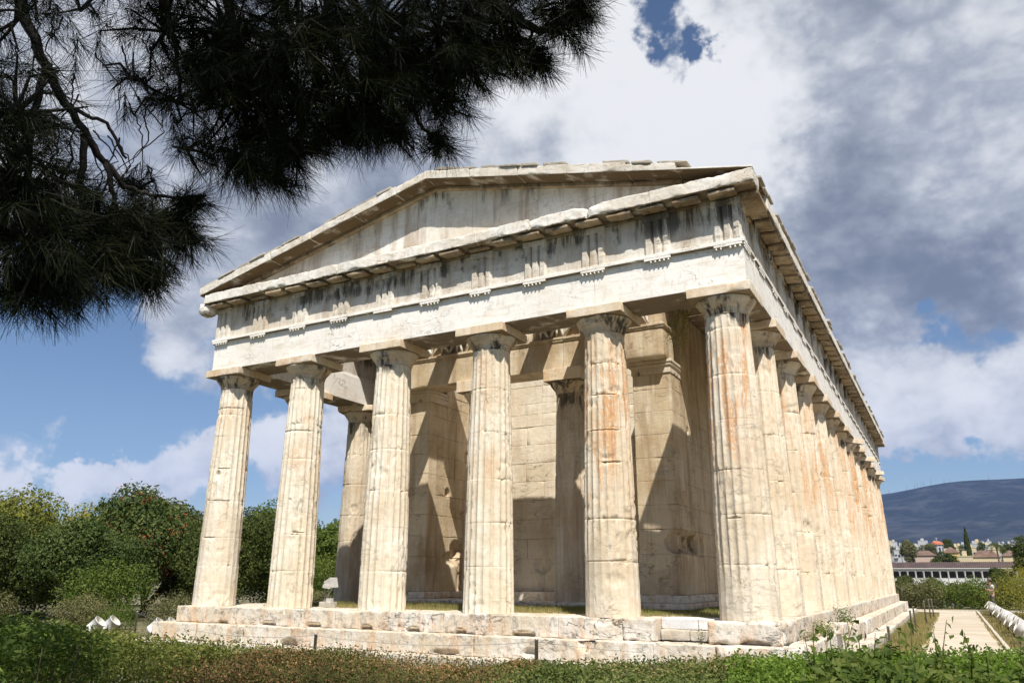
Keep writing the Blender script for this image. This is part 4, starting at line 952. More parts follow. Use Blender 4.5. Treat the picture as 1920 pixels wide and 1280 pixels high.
# ------------------------------------------------------------------ overhanging pine
def mat_needle():
    return leafy('needles', [(4, (.007, .010, .004)), (4, (.011, .016, .005)), (2, (.024, .032, .009))], .05, .6, 2, gain=1)
mat_needle()
plain('pine_bark', (.022, .017, .013), .9, var=.3, scale=20, bump=.5)
def pine():
    t = tag(empty('pine_tree', (5.0, -15.5, -.95)), 'dark pine tree whose needle covered boughs hang over the top left of the view', 'pine tree')
    t.location = (0, 0, 0); rg = np.random.RandomState(12)
    N0 = []; N1 = []; wd = []
    br = MB(); tw = MB()
    def tuft(p, d, L_, n):
        a = rg.normal(0, 1, (n, 3)); a -= (a@d)[:, None]*d; a /= np.linalg.norm(a, axis=1)[:, None]+1e-9
        k = rg.uniform(0, 1, n); ang = R(18)+k*R(52)
        q = d*np.cos(ang)[:, None]+a*np.sin(ang)[:, None]; q[:, 2] -= .30; q /= np.linalg.norm(q, axis=1)[:, None]
        s = p-d*(rg.uniform(0, 1, n)[:, None]*L_*1.1)
        N0.append(s); N1.append(s+q*(L_*rg.uniform(.7, 1.12, n))[:, None])
    # boughs: (start, end) with clumps of tufts along and around them
    clumps = [  # px, py, distance, radius px, tufts
        (30, 40, 2.7, 90, 10), (150, 20, 3.0, 110, 8), (30, 210, 2.6, 100, 24), (20, 330, 2.5, 120, 44), (110, 340, 2.9, 80, 10), (60, 450, 2.5, 120, 54), (170, 430, 2.7, 110, 44), (60, 545, 2.5, 75, 26), (250, 470, 2.7, 100, 48),
        (330, 430, 2.8, 72, 28), (150, 520, 2.6, 80, 26), (280, 530, 2.7, 45, 12), (360, 385, 2.8, 40, 8), (255, 355, 2.9, 40, 7),
        (310, 60, 3.1, 110, 22), (430, 60, 3.0, 130, 60), (560, 80, 2.9, 140, 76), (700, 60, 3.0, 140, 76), (820, 60, 3.0, 120, 60), (930, 40, 3.1, 110, 44), (1060, 45, 3.0, 62, 30), (1100, 10, 3.0, 40, 14), (1015, 120, 3.0, 36, 12), (880, 130, 3.0, 70, 34), (960, 90, 3.0, 60, 24), (250, 150, 2.9, 80, 6), (350, 280, 2.8, 50, 6),
        (450, 190, 2.9, 120, 58), (560, 200, 2.9, 110, 54), (680, 170, 2.9, 110, 52), (780, 150, 3.0, 90, 34), (450, 290, 2.8, 75, 30), (560, 290, 2.8, 62, 24), (640, 240, 2.9, 60, 18), (520, 340, 2.8, 34, 8), (750, 255, 2.9, 40, 12), (825, 272, 2.9, 38, 12), (700, 230, 2.9, 60, 20), (840, 200, 2.95, 50, 14), (330, 190, 3.0, 80, 13), (400, 130, 2.8, 80, 26),
        (300, -120, 3.1, 170, 80), (560, -130, 3.2, 190, 90), (820, -120, 3.2, 170, 80), (1030, -100, 3.2, 110, 36), (0, -130, 3.0, 150, 30), (-120, 120, 2.8, 150, 16), (-150, 400, 2.7, 160, 14), (120, -300, 3.0, 240, 30), (500, -330, 3.2, 260, 90), (850, -330, 3.3, 240, 90)]
    heads = []
    for (px, py, d, rp, nt) in clumps:
        c = at(px, py, d); r = rp/FPX*d
        if py > -90: nt = int(nt*1.35)
        for k in range(nt):
            v = sph(1, rg)[0]*rg.uniform(.25, 1)**.6*r*np.array([1, 1, .95]); p = c+v
            dd = v/(np.linalg.norm(v)+1e-9)*.8+np.array([.25, .2, -.42])+rg.normal(0, .25, 3); dd /= np.linalg.norm(dd)
            tuft(p, dd, .095*rg.uniform(.8, 1.25), 62); 
            if k % 2 == 0: m_ = (c+p)/2+rg.normal(0, .02, 3)+[0, 0, .02]; tw.tube([c, m_, p], [.006, .0045, .0025], 5, cap=False)
        heads.append((px, py, c))
    # visible limbs
    def limb(pts, r0, r1):
        P = np.array([at(*q) for q in pts]); n = len(P); u = np.linspace(0, n-1, n*5); Q = np.stack([np.interp(u, np.arange(n), P[:, k]) for k in range(3)], 1)+rg.normal(0, .0025, (len(u), 3))
        br.tube(Q, np.linspace(r0, r1, len(u)), 8)
    limb([(20, -160, 3.0), (40, 10, 2.9), (70, 90, 2.85), (120, 190, 2.8), (180, 280, 2.8), (235, 350, 2.8), (300, 370, 2.8), (380, 368, 2.8)], .019, .004)
    limb([(135, 205, 2.8), (200, 230, 2.8), (235, 300, 2.8)], .007, .004); limb([(90, 120, 2.85), (60, 220, 2.7), (50, 330, 2.6), (60, 460, 2.6)], .012, .006)
    limb([(160, 250, 2.8), (150, 350, 2.75), (160, 430, 2.7), (170, 500, 2.7)], .012, .005); limb([(200, 300, 2.8), (215, 380, 2.75), (250, 470, 2.75)], .010, .004)
    limb([(-200, -260, 3.1), (200, -160, 3.1), (500, -100, 3.1), (800, -60, 3.1), (950, 20, 3.05), (1000, 55, 3.0), (1055, 62, 3.0)], .05, .007)
    limb([(1000, 55, 3.0), (985, 90, 3.0), (1005, 120, 3.0)], .006, .004); limb([(700, 100, 3.0), (775, 200, 2.95), (790, 240, 2.9), (820, 260, 2.9)], .012, .004)
    limb([(430, 0, 3.0), (450, 120, 2.9), (460, 240, 2.85), (470, 320, 2.8)], .014, .005); limb([(300, -40, 3.0), (330, 90, 3.0), (340, 190, 3.0)], .012, .005); limb([(620, -60, 3.05), (600, 100, 2.95), (570, 260, 2.85)], .014, .005)
    limb([(560, 235, 2.85), (640, 250, 2.9), (690, 248, 2.9)], .006, .003); limb([(1000, 20, 3.0), (1040, 5, 3.0), (1080, 10, 3.0)], .006, .003)
    for k in range(26):         # fine bare twigs in the open part at the upper left
        a = rg.uniform(60, 300); b0 = rg.uniform(-20, 330); limb([(a, b0, 2.85), (a+rg.uniform(-40, 60), b0+60, 2.8), (a+rg.uniform(-60, 90), b0+rg.uniform(90, 150), 2.8)], .0028, .0012)
    trunk = np.array([[5.2, -15.9, -1.0], [5.35, -15.6, .8], [5.5, -15.2, 2.4], [5.3, -15.0, 4.4], [5.5, -15.0, 7.0]])
    a1 = at(-200, -260, 3.1); a0 = at(20, -160, 3.0)
    br.tube([trunk[2]+[0, 0, .8], (trunk[2]+a1)/2+[0, 0, .5], a1], [.09, .07, .05], 9); br.tube([trunk[2]+[0, 0, .6], (trunk[2]+a0)/2+[0, 0, .35], a0], [.06, .04, .028], 9)
    tb = MB(); u = np.linspace(0, 4, 20); Q = np.stack([np.interp(u, np.arange(5), trunk[:, k]) for k in range(3)], 1); tb.tube(Q, np.linspace(.22, .06, 20), 14)
    tb.build('trunk', M['bark'], t, True)
    # the upper crown, above the picture: keeps the boughs in their own shade
    for k in range(800):
        v = sph(1, rg)[0]*rg.uniform(.1, 1)**.5; p = np.array([7.9, -13.4, 4.6])+v*np.array([1.35, 1.3, .9]); dd = v+rg.normal(0, .3, 3); dd /= np.linalg.norm(dd); tuft(p, dd, .12, 26)
        if k % 12 == 0: q0 = trunk[3]*.6+trunk[4]*.4+rg.normal(0, .15, 3); m_ = (q0+p)/2+rg.normal(0, .12, 3)+[0, 0, .1]; tw.tube([q0, m_, p], [.022, .014, .004], 5, cap=False)
        elif k % 3 == 0: tw.tube([p-dd*.35+rg.normal(0, .05, 3), p], [.006, .003], 4, cap=False)
    N0 = np.concatenate(N0); N1 = np.concatenate(N1); D = N1-N0; n = len(N0)
    a = rg.normal(0, 1, (n, 3)); s = np.cross(D, a); s /= np.linalg.norm(s, axis=1)[:, None]; s *= .0009
    V = np.stack([N0-s, N0+s, N1+s*.35, N1-s*.35], 1).reshape(-1, 3)
    tag(link('needles', mesh_np('needles', V, [np.arange(n*4).reshape(-1, 4)], False), M['needles'], t), kind='stuff')
    br.build('boughs', M['pine_bark'], t, True); tw.build('twigs', M['pine_bark'], t, True)
pine()

# ------------------------------------------------------------------ small built things
plain('steel', (.34, .34, .33), .5, .6); plain('white_paint', (.52, .51, .48), .45, 0, .06); plain('lamp_inner', (.68, .66, .58), .3, 0, .05); plain('concrete', (.48, .45, .38), .9, bump=.4); plain('dark_metal', (.05, .05, .05), .5, .5); plain('wood_leg', (.10, .08, .06), .8)
def post(x, y, label, h=.78, z=-.95):
    t = tag(empty('rope_post', (x, y, z)), label, 'post', 'thin metal rope posts around the temple')
    b = MB(); b.lathe([(.0, 0), (.028, 0), (.026, h-.02), (.030, h-.018), (.030, h), (0, h+.004)], n=14); b.build('shaft', M['steel'], t, True)
    b = MB(); b.lathe([(.012, 0), (.018, .01), (.012, .02)], c=(0, .03, h-.06), n=10); b.build('wire_eye', M['steel'], t, True); return t
pp = {}
for x, y, h, lb in ((8.06, 3.9, .74, 'short grey metal post nearest the camera, beside the flank step'), (8.12, 12.0, .78, 'metal rope post left of the path, in the front pair'), (8.02, 16.6, .76, 'metal rope post left of the path, second in the front pair'),
                    (8.24, 20.6, .86, 'metal rope post left of the path, first in the far group of three'), (8.30, 24.6, .84, 'metal rope post left of the path, middle of the far group of three'), (8.36, 27.2, .80, 'farthest metal rope post left of the path'),
                    (3.62, -2.55, .72, 'metal rope post in front of the steps between the fourth and fifth columns'), (-.4, -2.95, .68, 'metal rope post in front of the steps below the second and third columns'), (-9.29, .21, .75, 'thin metal rope post between the left floodlight groups')):
    post(x, y, lb, h); pp[(x, y)] = h
def wire(label, A, B_, sag):
    b = MB(); u = np.linspace(0, 1, 14)[:, None]; P = np.array(A)*(1-u)+np.array(B_)*u; P[:, 2] -= sag*4*(u*(1-u))[:, 0]; b.tube(P, .0035, 5, cap=False)
    tag(b.build('rope_wire', M['steel'], None, True), label, 'wire', 'wires between the rope posts')
wire('thin wire rising to the post left of the near corner, from the left', (3.62, -2.55, -.27), (-.4, -2.95, -.30), .10); wire('thin wire sagging right from the post before the fifth column', (3.62, -2.55, -.27), (8.06, 3.9, -.25), .30)
wire('thin wire sagging left from the post before the second column', (-.4, -2.95, -.30), (-9.29, .21, -.24), .22); wire('thin wire running left from the post between the left floodlights', (-9.29, .21, -.24), (-12.8, 4.6, -.30), .1)

def floodlight(label, loc, rz, tilt, group, leg=.42):
    t = tag(empty('floodlight', loc, rz), label, 'floodlight', group)
    Mx = Matrix.Rotation(tilt, 4, 'Y')
    b = MB(); b.lathe([(0, -.24), (.13, -.24), (.165, -.21), (.172, -.18), (.178, -.178), (.178, -.15), (.172, -.148), (.174, .12), (.184, .123), (.184, .145), (.174, .147)], n=28, M=Mx); hs = b.build('housing', M['white_paint'], t, True)
    b = MB(); b.lathe([(.174, .147), (.168, .12), (.155, .02), (.10, -.10), (0, -.13)], n=28, M=Mx); b.build('reflector', M['lamp_inner'], hs, True)
    b = MB(); b.lathe([(.03, -.05), (.035, .04), (0, .06)], n=12, M=Mx); b.build('bulb', M['lamp_inner'], hs, True)
    b = MB()
    for s in (-1, 1): b.tube([(0, s*.19, 0), (0, s*.195, -.2), (0, s*.12, -.24)], .012, 6)
    b.tube([(0, -.12, -.24), (0, .12, -.24)], .014, 6); b.build('bracket', M['white_paint'], t, True)
    b = MB(); b.tube([(0, 0, -.24), (0, 0, -leg)], .022, 8); b.build('leg', M['wood_leg'], t, True); return t
cnt = ['nearest', 'second', 'third', 'fourth', 'fifth', 'sixth', 'seventh', 'eighth', 'ninth', 'tenth', 'eleventh', 'twelfth', 'thirteenth', 'fourteenth', 'fifteenth', 'sixteenth', 'seventeenth', 'farthest']
for k in range(18):
    y = 7.2+k*1.5
    nm = {0: 'white drum floodlight nearest the camera in the row right of the path', 17: 'white drum floodlight farthest from the camera in the row right of the path'}.get(k, 'white drum floodlight right of the path, %s in its row counted from the camera' % cnt[k])
    floodlight(nm, (10.72+.06*math.sin(k*2.3), y, -.52), math.pi+.08*math.sin(k*5.1), R(58+5*math.sin(k*3)), 'floodlight row right of the path')
b = MB(); b.tube([(10.74, 6.5, -.80), (10.74, 33.6, -.80)], .02, 6)
tag(b.build('rail', M['wood_leg'], None), 'long dark rail low under the row of floodlights right of the path', 'rail')
for k, (x, y, lb) in enumerate([(-9.72, 1.20, 'white drum floodlight leftmost of the three beside the step corner'), (-9.70, 1.58, 'white drum floodlight in the middle of the three beside the step corner'), (-9.71, 1.98, 'white drum floodlight closest to the step corner on the left'),
     (-11.75, 1.28, 'white drum floodlight right one of the pair at far left'), (-11.62, .74, 'white drum floodlight left one of the pair at far left')]):
    floodlight(lb, (x, y, -.63), R(28), R(46), 'floodlights left of the temple')
# square spotlight on a concrete block behind the second column
def spot():
    t = tag(empty('spotlight', (-4.08, 1.75, -.03), R(0)), 'white square spotlight with control box on a concrete block between the second and third columns', 'spotlight')
    t.scale = (.58, .58, .58); t.location = (-3.75, 1.2, -.03)
    V, F = rbox((-.40, -.2, 0), (.20, .2, .22), res=.08, r=.012, chip=.02, seed=3); b = MB(); b.add(V, F); b.build('base_block', M['concrete'], t, True)
    b = MB()
    for x in (-.30, -.10): b.box((x-.018, -.02, .22), (x+.018, .02, .74))
    b.box((-.34, -.03, .74), (-.06, .03, .77)); b.build('stand', M['steel'], t)
    Mx = Matrix.Translation((-.05, 0, .93)) @ Matrix.Rotation(R(-14), 4, 'Y')
    b = MB(); V = np.array([[x, y, z] for (x, s, k) in ((-.20, .15, 1), (.18, .21, 1)) for y in (-s, s) for z in (-s*.9, s*.9)], float); V = (np.c_[V, np.ones(8)] @ np.array(Mx).T)[:, :3]
    b.add(V, [[0, 1, 3, 2], [4, 6, 7, 5], [0, 4, 5, 1], [2, 3, 7, 6], [0, 2, 6, 4], [1, 5, 7, 3]]); h_ = b.build('housing', M['white_paint'], t)
    b = MB(); b.box((.18, -.225, -.20), (.205, .225, .20), M=Mx); b.build('rim', M['white_paint'], h_)
    b = MB(); b.box((-.30, -.26, .74), (.08, -.08, .88), M=Matrix.Rotation(R(6), 4, 'Y')); b.build('control_box', M['white_paint'], t)
    b = MB(); b.tube([(.16, -.1, .72), (.10, -.14, .60), (-.02, -.12, .48), (-.05, -.1, .34), (-.02, -.1, .24)], .014, 8); b.tube([(-.05, -.21, .23), (-.12, -.23, .1), (.02, -.22, .03), (.1, -.22, .2)], .006, 6); b.build('cable', M['concrete'], t, True)
    b = MB(); b.box((-.12, -.12, .22), (.14, .04, .36)); b.build('junction_box', M['white_paint'], t)
spot()

# ------------------------------------------------------------------ person beside the far floodlights
plain('skin', (.42, .25, .17), .6); plain('shirt', (.62, .61, .60), .85); plain('strap', (.03, .03, .035), .7); plain('trousers', (.05, .045, .07), .85); plain('cap', (.16, .13, .10), .8); plain('shoes', (.06, .05, .05), .7); plain('hair', (.03, .02, .015), .8)
def skin_part(name, verts, edges, radii, mat, parent, sub=1):
    me = bpy.data.meshes.new(name); me.from_pydata(verts, edges, []); me.update(); o = bpy.data.objects.new(name, me); col.objects.link(o)
    sk = o.modifiers.new('s', 'SKIN'); sk.use_smooth_shade = True
    if sub: o.modifiers.new('u', 'SUBSURF').levels = sub
    if me.skin_vertices:
        for i, r in enumerate(radii): me.skin_vertices[0].data[i].radius = (r if isinstance(r, tuple) else (r, r)); me.skin_vertices[0].data[i].use_root = (i == 0)
    dg = bpy.context.evaluated_depsgraph_get(); m2 = bpy.data.meshes.new_from_object(o.evaluated_get(dg)); bpy.data.objects.remove(o)
    r = bpy.data.objects.new(name, m2); col.objects.link(r); m2.materials.clear(); m2.materials.append(mat)
    for p in m2.polygons: p.use_smooth = True
    r.parent = parent; return r
def person():
    t = tag(empty('person', (11.0, 35.0, -.93), R(-60)), 'person in brown cap, pale shirt and dark backpack straps behind the far floodlights', 'person')
    # body: pelvis root, spine, head, arms bent to the chest, legs; x right, -y forward
    V = [(0, 0, .88), (0, .01, 1.02), (0, .02, 1.2), (0, .02, 1.34), (0, .01, 1.42), (0, -.005, 1.50), (0, -.02, 1.57), (0, -.02, 1.63),
         (-.17, .01, 1.33), (-.21, -.01, 1.07), (-.10, -.22, 1.12), (-.05, -.28, 1.14), (.17, .01, 1.33), (.21, -.01, 1.07), (.10, -.22, 1.12), (.05, -.28, 1.14),
         (-.09, 0, .82), (-.10, -.01, .46), (-.10, .02, .08), (-.10, -.12, .035), (.09, 0, .82), (.12, -.05, .46), (.13, 0, .08), (.14, -.14, .035)]
    E_ = [(0, 1), (1, 2), (2, 3), (3, 4), (4, 5), (5, 6), (6, 7), (3, 8), (8, 9), (9, 10), (10, 11), (3, 12), (12, 13), (13, 14), (14, 15), (0, 16), (16, 17), (17, 18), (18, 19), (0, 20), (20, 21), (21, 22), (22, 23)]
    rr = [(.14, .10), (.13, .095), (.15, .10), (.14, .085), .055, .052, (.075, .09), (.068, .08), .05, .042, .033, .028, .05, .042, .033, .028, .08, .055, .04, .035, .08, .055, .04, .035]
    body = skin_part('body', V, E_, rr, M['skin'], t)
    skin_part('shirt', [(0, 0, .90), (0, .01, 1.04), (0, .02, 1.2), (0, .02, 1.33), (0, .01, 1.40), (-.18, .01, 1.325), (-.20, .0, 1.16), (.18, .01, 1.325), (.20, .0, 1.16)], [(0, 1), (1, 2), (2, 3), (3, 4), (3, 5), (5, 6), (3, 7), (7, 8)], [(.155, .115), (.15, .11), (.165, .115), (.155, .10), .07, .066, .062, .066, .062], M['shirt'], t)
    skin_part('trousers', [(0, 0, .92), (0, 0, .84), (-.09, 0, .78), (-.10, -.01, .46), (-.10, .02, .10), (.09, 0, .78), (.12, -.05, .46), (.13, 0, .10)], [(0, 1), (1, 2), (2, 3), (3, 4), (1, 5), (5, 6), (6, 7)], [(.15, .11), (.14, .11), .092, .068, .055, .092, .068, .055], M['trousers'], t)
    for s, x in ((-1, -.10), (1, .13)): skin_part('shoe', [(x, .03, .05), (x, -.08, .045), (x+s*.01, -.17, .035)], [(0, 1), (1, 2)], [.045, .045, .038], M['shoes'], t)
    b = MB(); b.lathe([(.10, 1.60), (.102, 1.64), (.09, 1.69), (.05, 1.72), (0, 1.73)], c=(0, -.01, 0), n=20); b.add([(-.075, -.09, 1.615), (.075, -.09, 1.615), (.05, -.19, 1.595), (-.05, -.19, 1.595), (-.075, -.09, 1.625), (.075, -.09, 1.625), (.05, -.19, 1.605), (-.05, -.19, 1.605)], [[0, 1, 2, 3], [4, 5, 6, 7], [0, 1, 5, 4], [2, 3, 7, 6]]); b.build('cap', M['cap'], t, True)
    b = MB(); b.lathe([(.0, 1.50), (.075, 1.52), (.088, 1.58), (.085, 1.62)], c=(0, .012, 0), n=16); b.build('hair', M['hair'], t, True)
    b = MB(); b.box((-.014, -.118, 1.565), (.014, -.095, 1.60)); b.box((-.03, -.112, 1.535), (.03, -.10, 1.543)); b.box((-.04, -.108, 1.60), (-.018, -.10, 1.61)); b.box((.018, -.108, 1.60), (.04, -.10, 1.61)); b.build('face', M['hair'], body)
    for s in (-1, 1):
        b = MB(); b.tube([(s*.09, .12, 1.40), (s*.10, .0, 1.435), (s*.10, -.11, 1.34), (s*.11, -.13, 1.2), (s*.13, -.06, 1.08), (s*.12, .1, 1.05)], .022, 8); b.build('strap', M['strap'], t, True)
    V, F = rbox((-.15, .11, 1.03), (.15, .27, 1.42), res=.05, r=.04, chip=0, seed=1); b = MB(); b.add(V, F); b.build('backpack', M['strap'], t, True)
    c = tag(empty('camera', (0, 0, 0)), 'small dark camera held at the chest by the person in the cap', 'camera'); q = Matrix.Rotation(R(-60), 3, 'Z') @ Vector((0, -.31, 1.15)); c.location = (11.0+q.x, 35.0+q.y, -.93+q.z); c.rotation_euler = (0, 0, R(-60))
    b = MB(); b.box((-.06, -.03, -.04), (.06, .03, .04)); b.build('housing', M['dark_metal'], c); b = MB(); b.lathe([(.0, .07), (.03, .07), (.032, 0)], n=14, M=Matrix.Rotation(R(90), 4, 'X')); b.build('lens', M['dark_metal'], c)
    for s in (-1, 1):      # five fingers closed round the camera
        for k in range(4): b = MB(); z0 = .028-k*.018; b.tube([(s*.05, .02, z0), (s*.068, -.005, z0), (s*.062, -.03, z0-.003), (s*.045, -.038, z0-.005)], [.008, .0085, .008, .006], 6); b.add(np.zeros((0, 3))); V_ = np.concatenate(b.V) + np.array([0, -.31, 1.15]); me = mesh_np('finger', V_, b.F); link('finger', me, M['skin'], body)
        b = MB(); b.tube([(s*.05, .02, -.02), (s*.03, .034, -.03), (s*.012, .036, -.028)], [.010, .009, .007], 6); V_ = np.concatenate(b.V) + np.array([0, -.31, 1.15]); link('thumb', mesh_np('thumb', V_, b.F), M['skin'], body)
person()
# ------------------------------------------------------------------ long two storey stoa
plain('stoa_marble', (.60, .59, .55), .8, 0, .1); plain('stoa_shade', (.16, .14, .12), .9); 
def mat_tiles(name, c0, c1, sc_=1.6):
    m, t, bs = newmat(name); P = t.node('ShaderNodeNewGeometry').outputs['Position']; x = t.node('ShaderNodeSeparateXYZ', inp={0: P}).outputs[0]
    s = t.math('ABSOLUTE', t.math('SINE', t.math('MULTIPLY', x, sc_*3.14159)))
    c = t.mix(t.ramp(t.noise(P, .4, 5), .4, .6), c0, c1); c = t.mix(t.ramp(s, .35, .0), c, tuple(q*.5 for q in c0)); t.put(bs, 'Base Color', c); bs.inputs['Roughness'].default_value = .9
    t.put(bs, 'Normal', t.node('ShaderNodeBump', inp={'Strength': .8, 'Distance': .1, 'Height': s}).outputs[0]); return m
mat_tiles('stoa_tiles', (.066, .044, .040), (.09, .06, .053)); mat_tiles('roof_tiles', (.15, .09, .065), (.21, .135, .10), 3); mat_tiles('red_tiles', (.42, .12, .06), (.50, .17, .09), 3)
def stoa():
    Y = 300.0; x0, x1 = -45.0, 42.0
    t = tag(empty('stoa', (0, 0, 0)), 'long two storey colonnaded building with a dark red brown tiled roof beyond the path', 'building')
    z0, zf, zb, zt, ze, zr_ = -8.95, -1.0, 1.55, 3.6, 4.55, 6.75
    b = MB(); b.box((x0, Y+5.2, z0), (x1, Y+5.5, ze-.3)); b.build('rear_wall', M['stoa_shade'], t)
    b = MB(); b.box((x0, Y-.3, zf-.55), (x1, Y+5.2, zf)); b.build('floor_band', M['stoa_marble'], t)
    b = MB(); b.box((x0, Y-.06, zf+.002), (x1, Y+.14, zb-.22)); b.box((x0, Y-.12, zb-.217), (x1, Y+.2, zb-.1)); b.build('parapet', M['stoa_marble'], t)
    b = MB(); b.box((x0, Y-.3, zt), (x1, Y+.35, ze-.25)); b.box((x0-.2, Y-.75, ze-.247), (x1+.2, Y+.4, ze)); b.build('entablature', M['stoa_marble'], t)
    b = MB(); b.add([(x0-.3, Y-.85, ze+.01), (x1+.3, Y-.85, ze+.01), (x1+.3, Y+3.6, zr_), (x0-.3, Y+3.6, zr_), (x0-.3, Y+8, ze+.01), (x1+.3, Y+8, ze+.01)], [[0, 1, 2, 3], [3, 2, 5, 4]]); b.build('roof', M['stoa_tiles'], t)
    b = MB(); b.box((x0-.3, Y-.9, ze-.08), (x1+.3, Y-.852, ze+.14)); b.build('gutter', M['stoa_marble'], t)
    cm = None; x = x0+1.2; k = 0
    while x < x1:
        if cm is None:
            b = MB(); b.lathe([(.29, zf+.002), (.27, zt-.45), (.36, zt-.3), (.42, zt-.2), (.42, zt-.002)], n=12); o = b.build('upper_column', M['stoa_marble'], t, True); o.location = (x, Y, 0)
            b = MB(); b.lathe([(.40, z0), (.34, zf-1.1), (.5, zf-.9), (.55, zf-.8), (.55, zf-.552)], n=12); lo = b.build('lower_column', M['stoa_marble'], t, True); lo.location = (x, Y, 0); cm = o.data; lm = lo.data
        else:
            o = bpy.data.objects.new('upper_column', cm); col.objects.link(o); o.parent = t; o.location = (x, Y, 0)
            o = bpy.data.objects.new('lower_column', lm); col.objects.link(o); o.parent = t; o.location = (x, Y, 0)
        x += 2.49; k += 1
stoa()

# ------------------------------------------------------------------ city beyond
plain('plaster_white', (.43, .44, .45), .9); plain('plaster_cream', (.55, .47, .30), .9); plain('plaster_yellow', (.58, .43, .16), .9); plain('plaster_pink', (.50, .38, .30), .9); plain('plaster_grey', (.40, .40, .40), .9); plain('window_dark', (.035, .04, .05), .3)
def house(name, label, x, y, wx, wy, h, wall, roof, zb, cat='building', group=None, storeys=None, rh=1.4, nwin=None):
    t = tag(empty(name, (x, y, zb)), label, cat, group)
    b = MB(); b.box((-wx/2, 0, -6), (wx/2, wy, h)); b.build('wall', M[wall], t)
    ns = storeys or max(1, int(h//3)); nw = nwin or max(1, int(wx//2.6))
    for s in range(ns):
        zc = h*(s+.5)/ns
        for k in range(nw):
            xc = -wx/2+wx*(k+.5)/nw; b = MB(); b.box((xc-.5, -.06, zc-.65), (xc+.5, -.012, zc+.65)); b.build('window', M['window_dark'], t)
            if wall == 'plaster_white' and k % 2 == 0: b = MB(); b.box((xc-1.0, -1.0, zc-1.05), (xc+1.0, -.014, zc-.95)); b.box((xc-1.0, -1.0, zc-.947), (xc+1.0, -.94, zc-.2)); b.build('balcony', M[wall], t)
    if roof:
        b = MB(); o = .4; b.add([(-wx/2-o, -o, h+.01), (wx/2+o, -o, h+.01), (wx/2+o, wy+o, h+.01), (-wx/2-o, wy+o, h+.01), (-wx/2+wy*.25, wy/2, h+rh), (wx/2-wy*.25, wy/2, h+rh)], [[0, 1, 5, 4], [2, 3, 4, 5]], [[1, 2, 5], [3, 0, 4]], [[0, 1, 2, 3]]); b.build('roof', M[roof], t)
    else:
        b = MB(); b.box((-wx/2-.15, -.15, h+.002), (wx/2+.15, wy+.15, h+.3)); b.box((-wx*.2, wy*.3, h+.303), (wx*.12, wy*.7, h+2.2)); b.build('roof', M[wall], t)
    return t
def P2(px, py, Y):
    p = on_plane(px, py, 1, Y); return p
def put(px0, px1, pyt, Y, *a, zb=None, **k):
    A = P2(px0, pyt, Y); B_ = P2(px1, pyt, Y); zb = float(groundz(np.array([A[0]]), np.array([Y]))[0]) if zb is None else zb
    return (A[0]+B_[0])/2, B_[0]-A[0], A[2]-zb, zb
def hs(name, label, px0, px1, pyt, Y, wall, roof, wy=9, **k):
    x, wx, h, zb = put(px0, px1, pyt, Y); return house(name, label, x, Y, wx, wy, h, wall, roof, zb, **k)
hs('house', 'low pink walled house with a wide brown hipped roof behind the stoa', 1713, 1754, 1041, 345, 'plaster_pink', 'roof_tiles', rh=2.0, storeys=1, nwin=2)
hs('house', 'bright yellow gabled house right of the domed church', 1769, 1797, 1036, 350, 'plaster_yellow', 'roof_tiles', rh=2.4, storeys=1, nwin=1)
hs('house', 'cream flat roofed annex joining the yellow house', 1797, 1824, 1043, 343, 'plaster_cream', None, wy=6, storeys=1, nwin=1)
hs('house', 'long cream house with a brown tiled roof in front of the cypress', 1824, 1876, 1044, 348, 'plaster_cream', 'roof_tiles', rh=2.6, storeys=1, nwin=4)
hs('house', 'dark roofed cream house right of the palm', 1880, 1915, 1042, 352, 'plaster_cream', 'roof_tiles', rh=2.2, storeys=1, nwin=3)
def church():
    Y = 372; A = P2(1757, 1020, Y); zb = float(groundz(np.array([A[0]]), np.array([Y]))[0]); r = (P2(1770, 1020, Y)[0]-P2(1746, 1020, Y)[0])/2
    zt = P2(1757, 1022, Y)[2]; zd = P2(1757, 1013.5, Y)[2]
    t = tag(empty('church', (A[0], Y, 0)), 'small white church drum under a red tiled dome among the houses', 'church')
    b = MB(); b.lathe([(r*.9, zb-2), (r*.9, zt), (r*1.02, zt+.05), (r*1.02, zt+.3)], n=8); b.build('drum', M['plaster_white'], t)
    b = MB(); b.lathe([(r*1.05, zt+.3)]+[(r*math.cos(a), zt+.3+(zd-zt-.3)*math.sin(a)) for a in np.linspace(.05, 1.5, 8)], n=16); b.build('dome', M['red_tiles'], t)
    for a in range(8):
        q = math.radians(22.5+45*a); b = MB(); b.box((-.35, -.08, zt-3.2), (.35, .0, zt-.9), M=Matrix.Rotation(q+math.pi/2, 4, 'Z') @ Matrix.Translation((0, -r*.86, 0))); b.build('window', M['window_dark'], t)
    b = MB(); b.box((-.08, -.08, zd), (.08, .08, zd+1.6)); b.box((-.5, -.06, zd+.9), (.5, .06, zd+1.05)); b.build('cross', M['plaster_white'], t)
church()
rgc = np.random.RandomState(17); words = ['pale', 'white', 'grey white', 'sunlit']
taken = 0
for k in range(44):
    px = 1650+ (k*6.43) % 275; row = k % 4; Y = [430, 520, 640, 800][row]+rgc.uniform(-20, 20)
    pyt = [1033, 1026, 1021, 1016][row]+rgc.uniform(-5, 5); wpx = rgc.uniform(9, 20)
    x, wx, h, zb = put(px, px+wpx, pyt, Y)
    if h < 3: continue
    house('apartment_block', 'pale flat roofed city block far off below the dark mountain', x, Y, wx, rgc.uniform(8, 14), h, rgc.choice(['plaster_white', 'plaster_white', 'plaster_grey', 'plaster_cream']), None, zb, group='distant city blocks', storeys=min(4, max(2, int(h//3))), nwin=max(2, min(4, int(wx//3))))
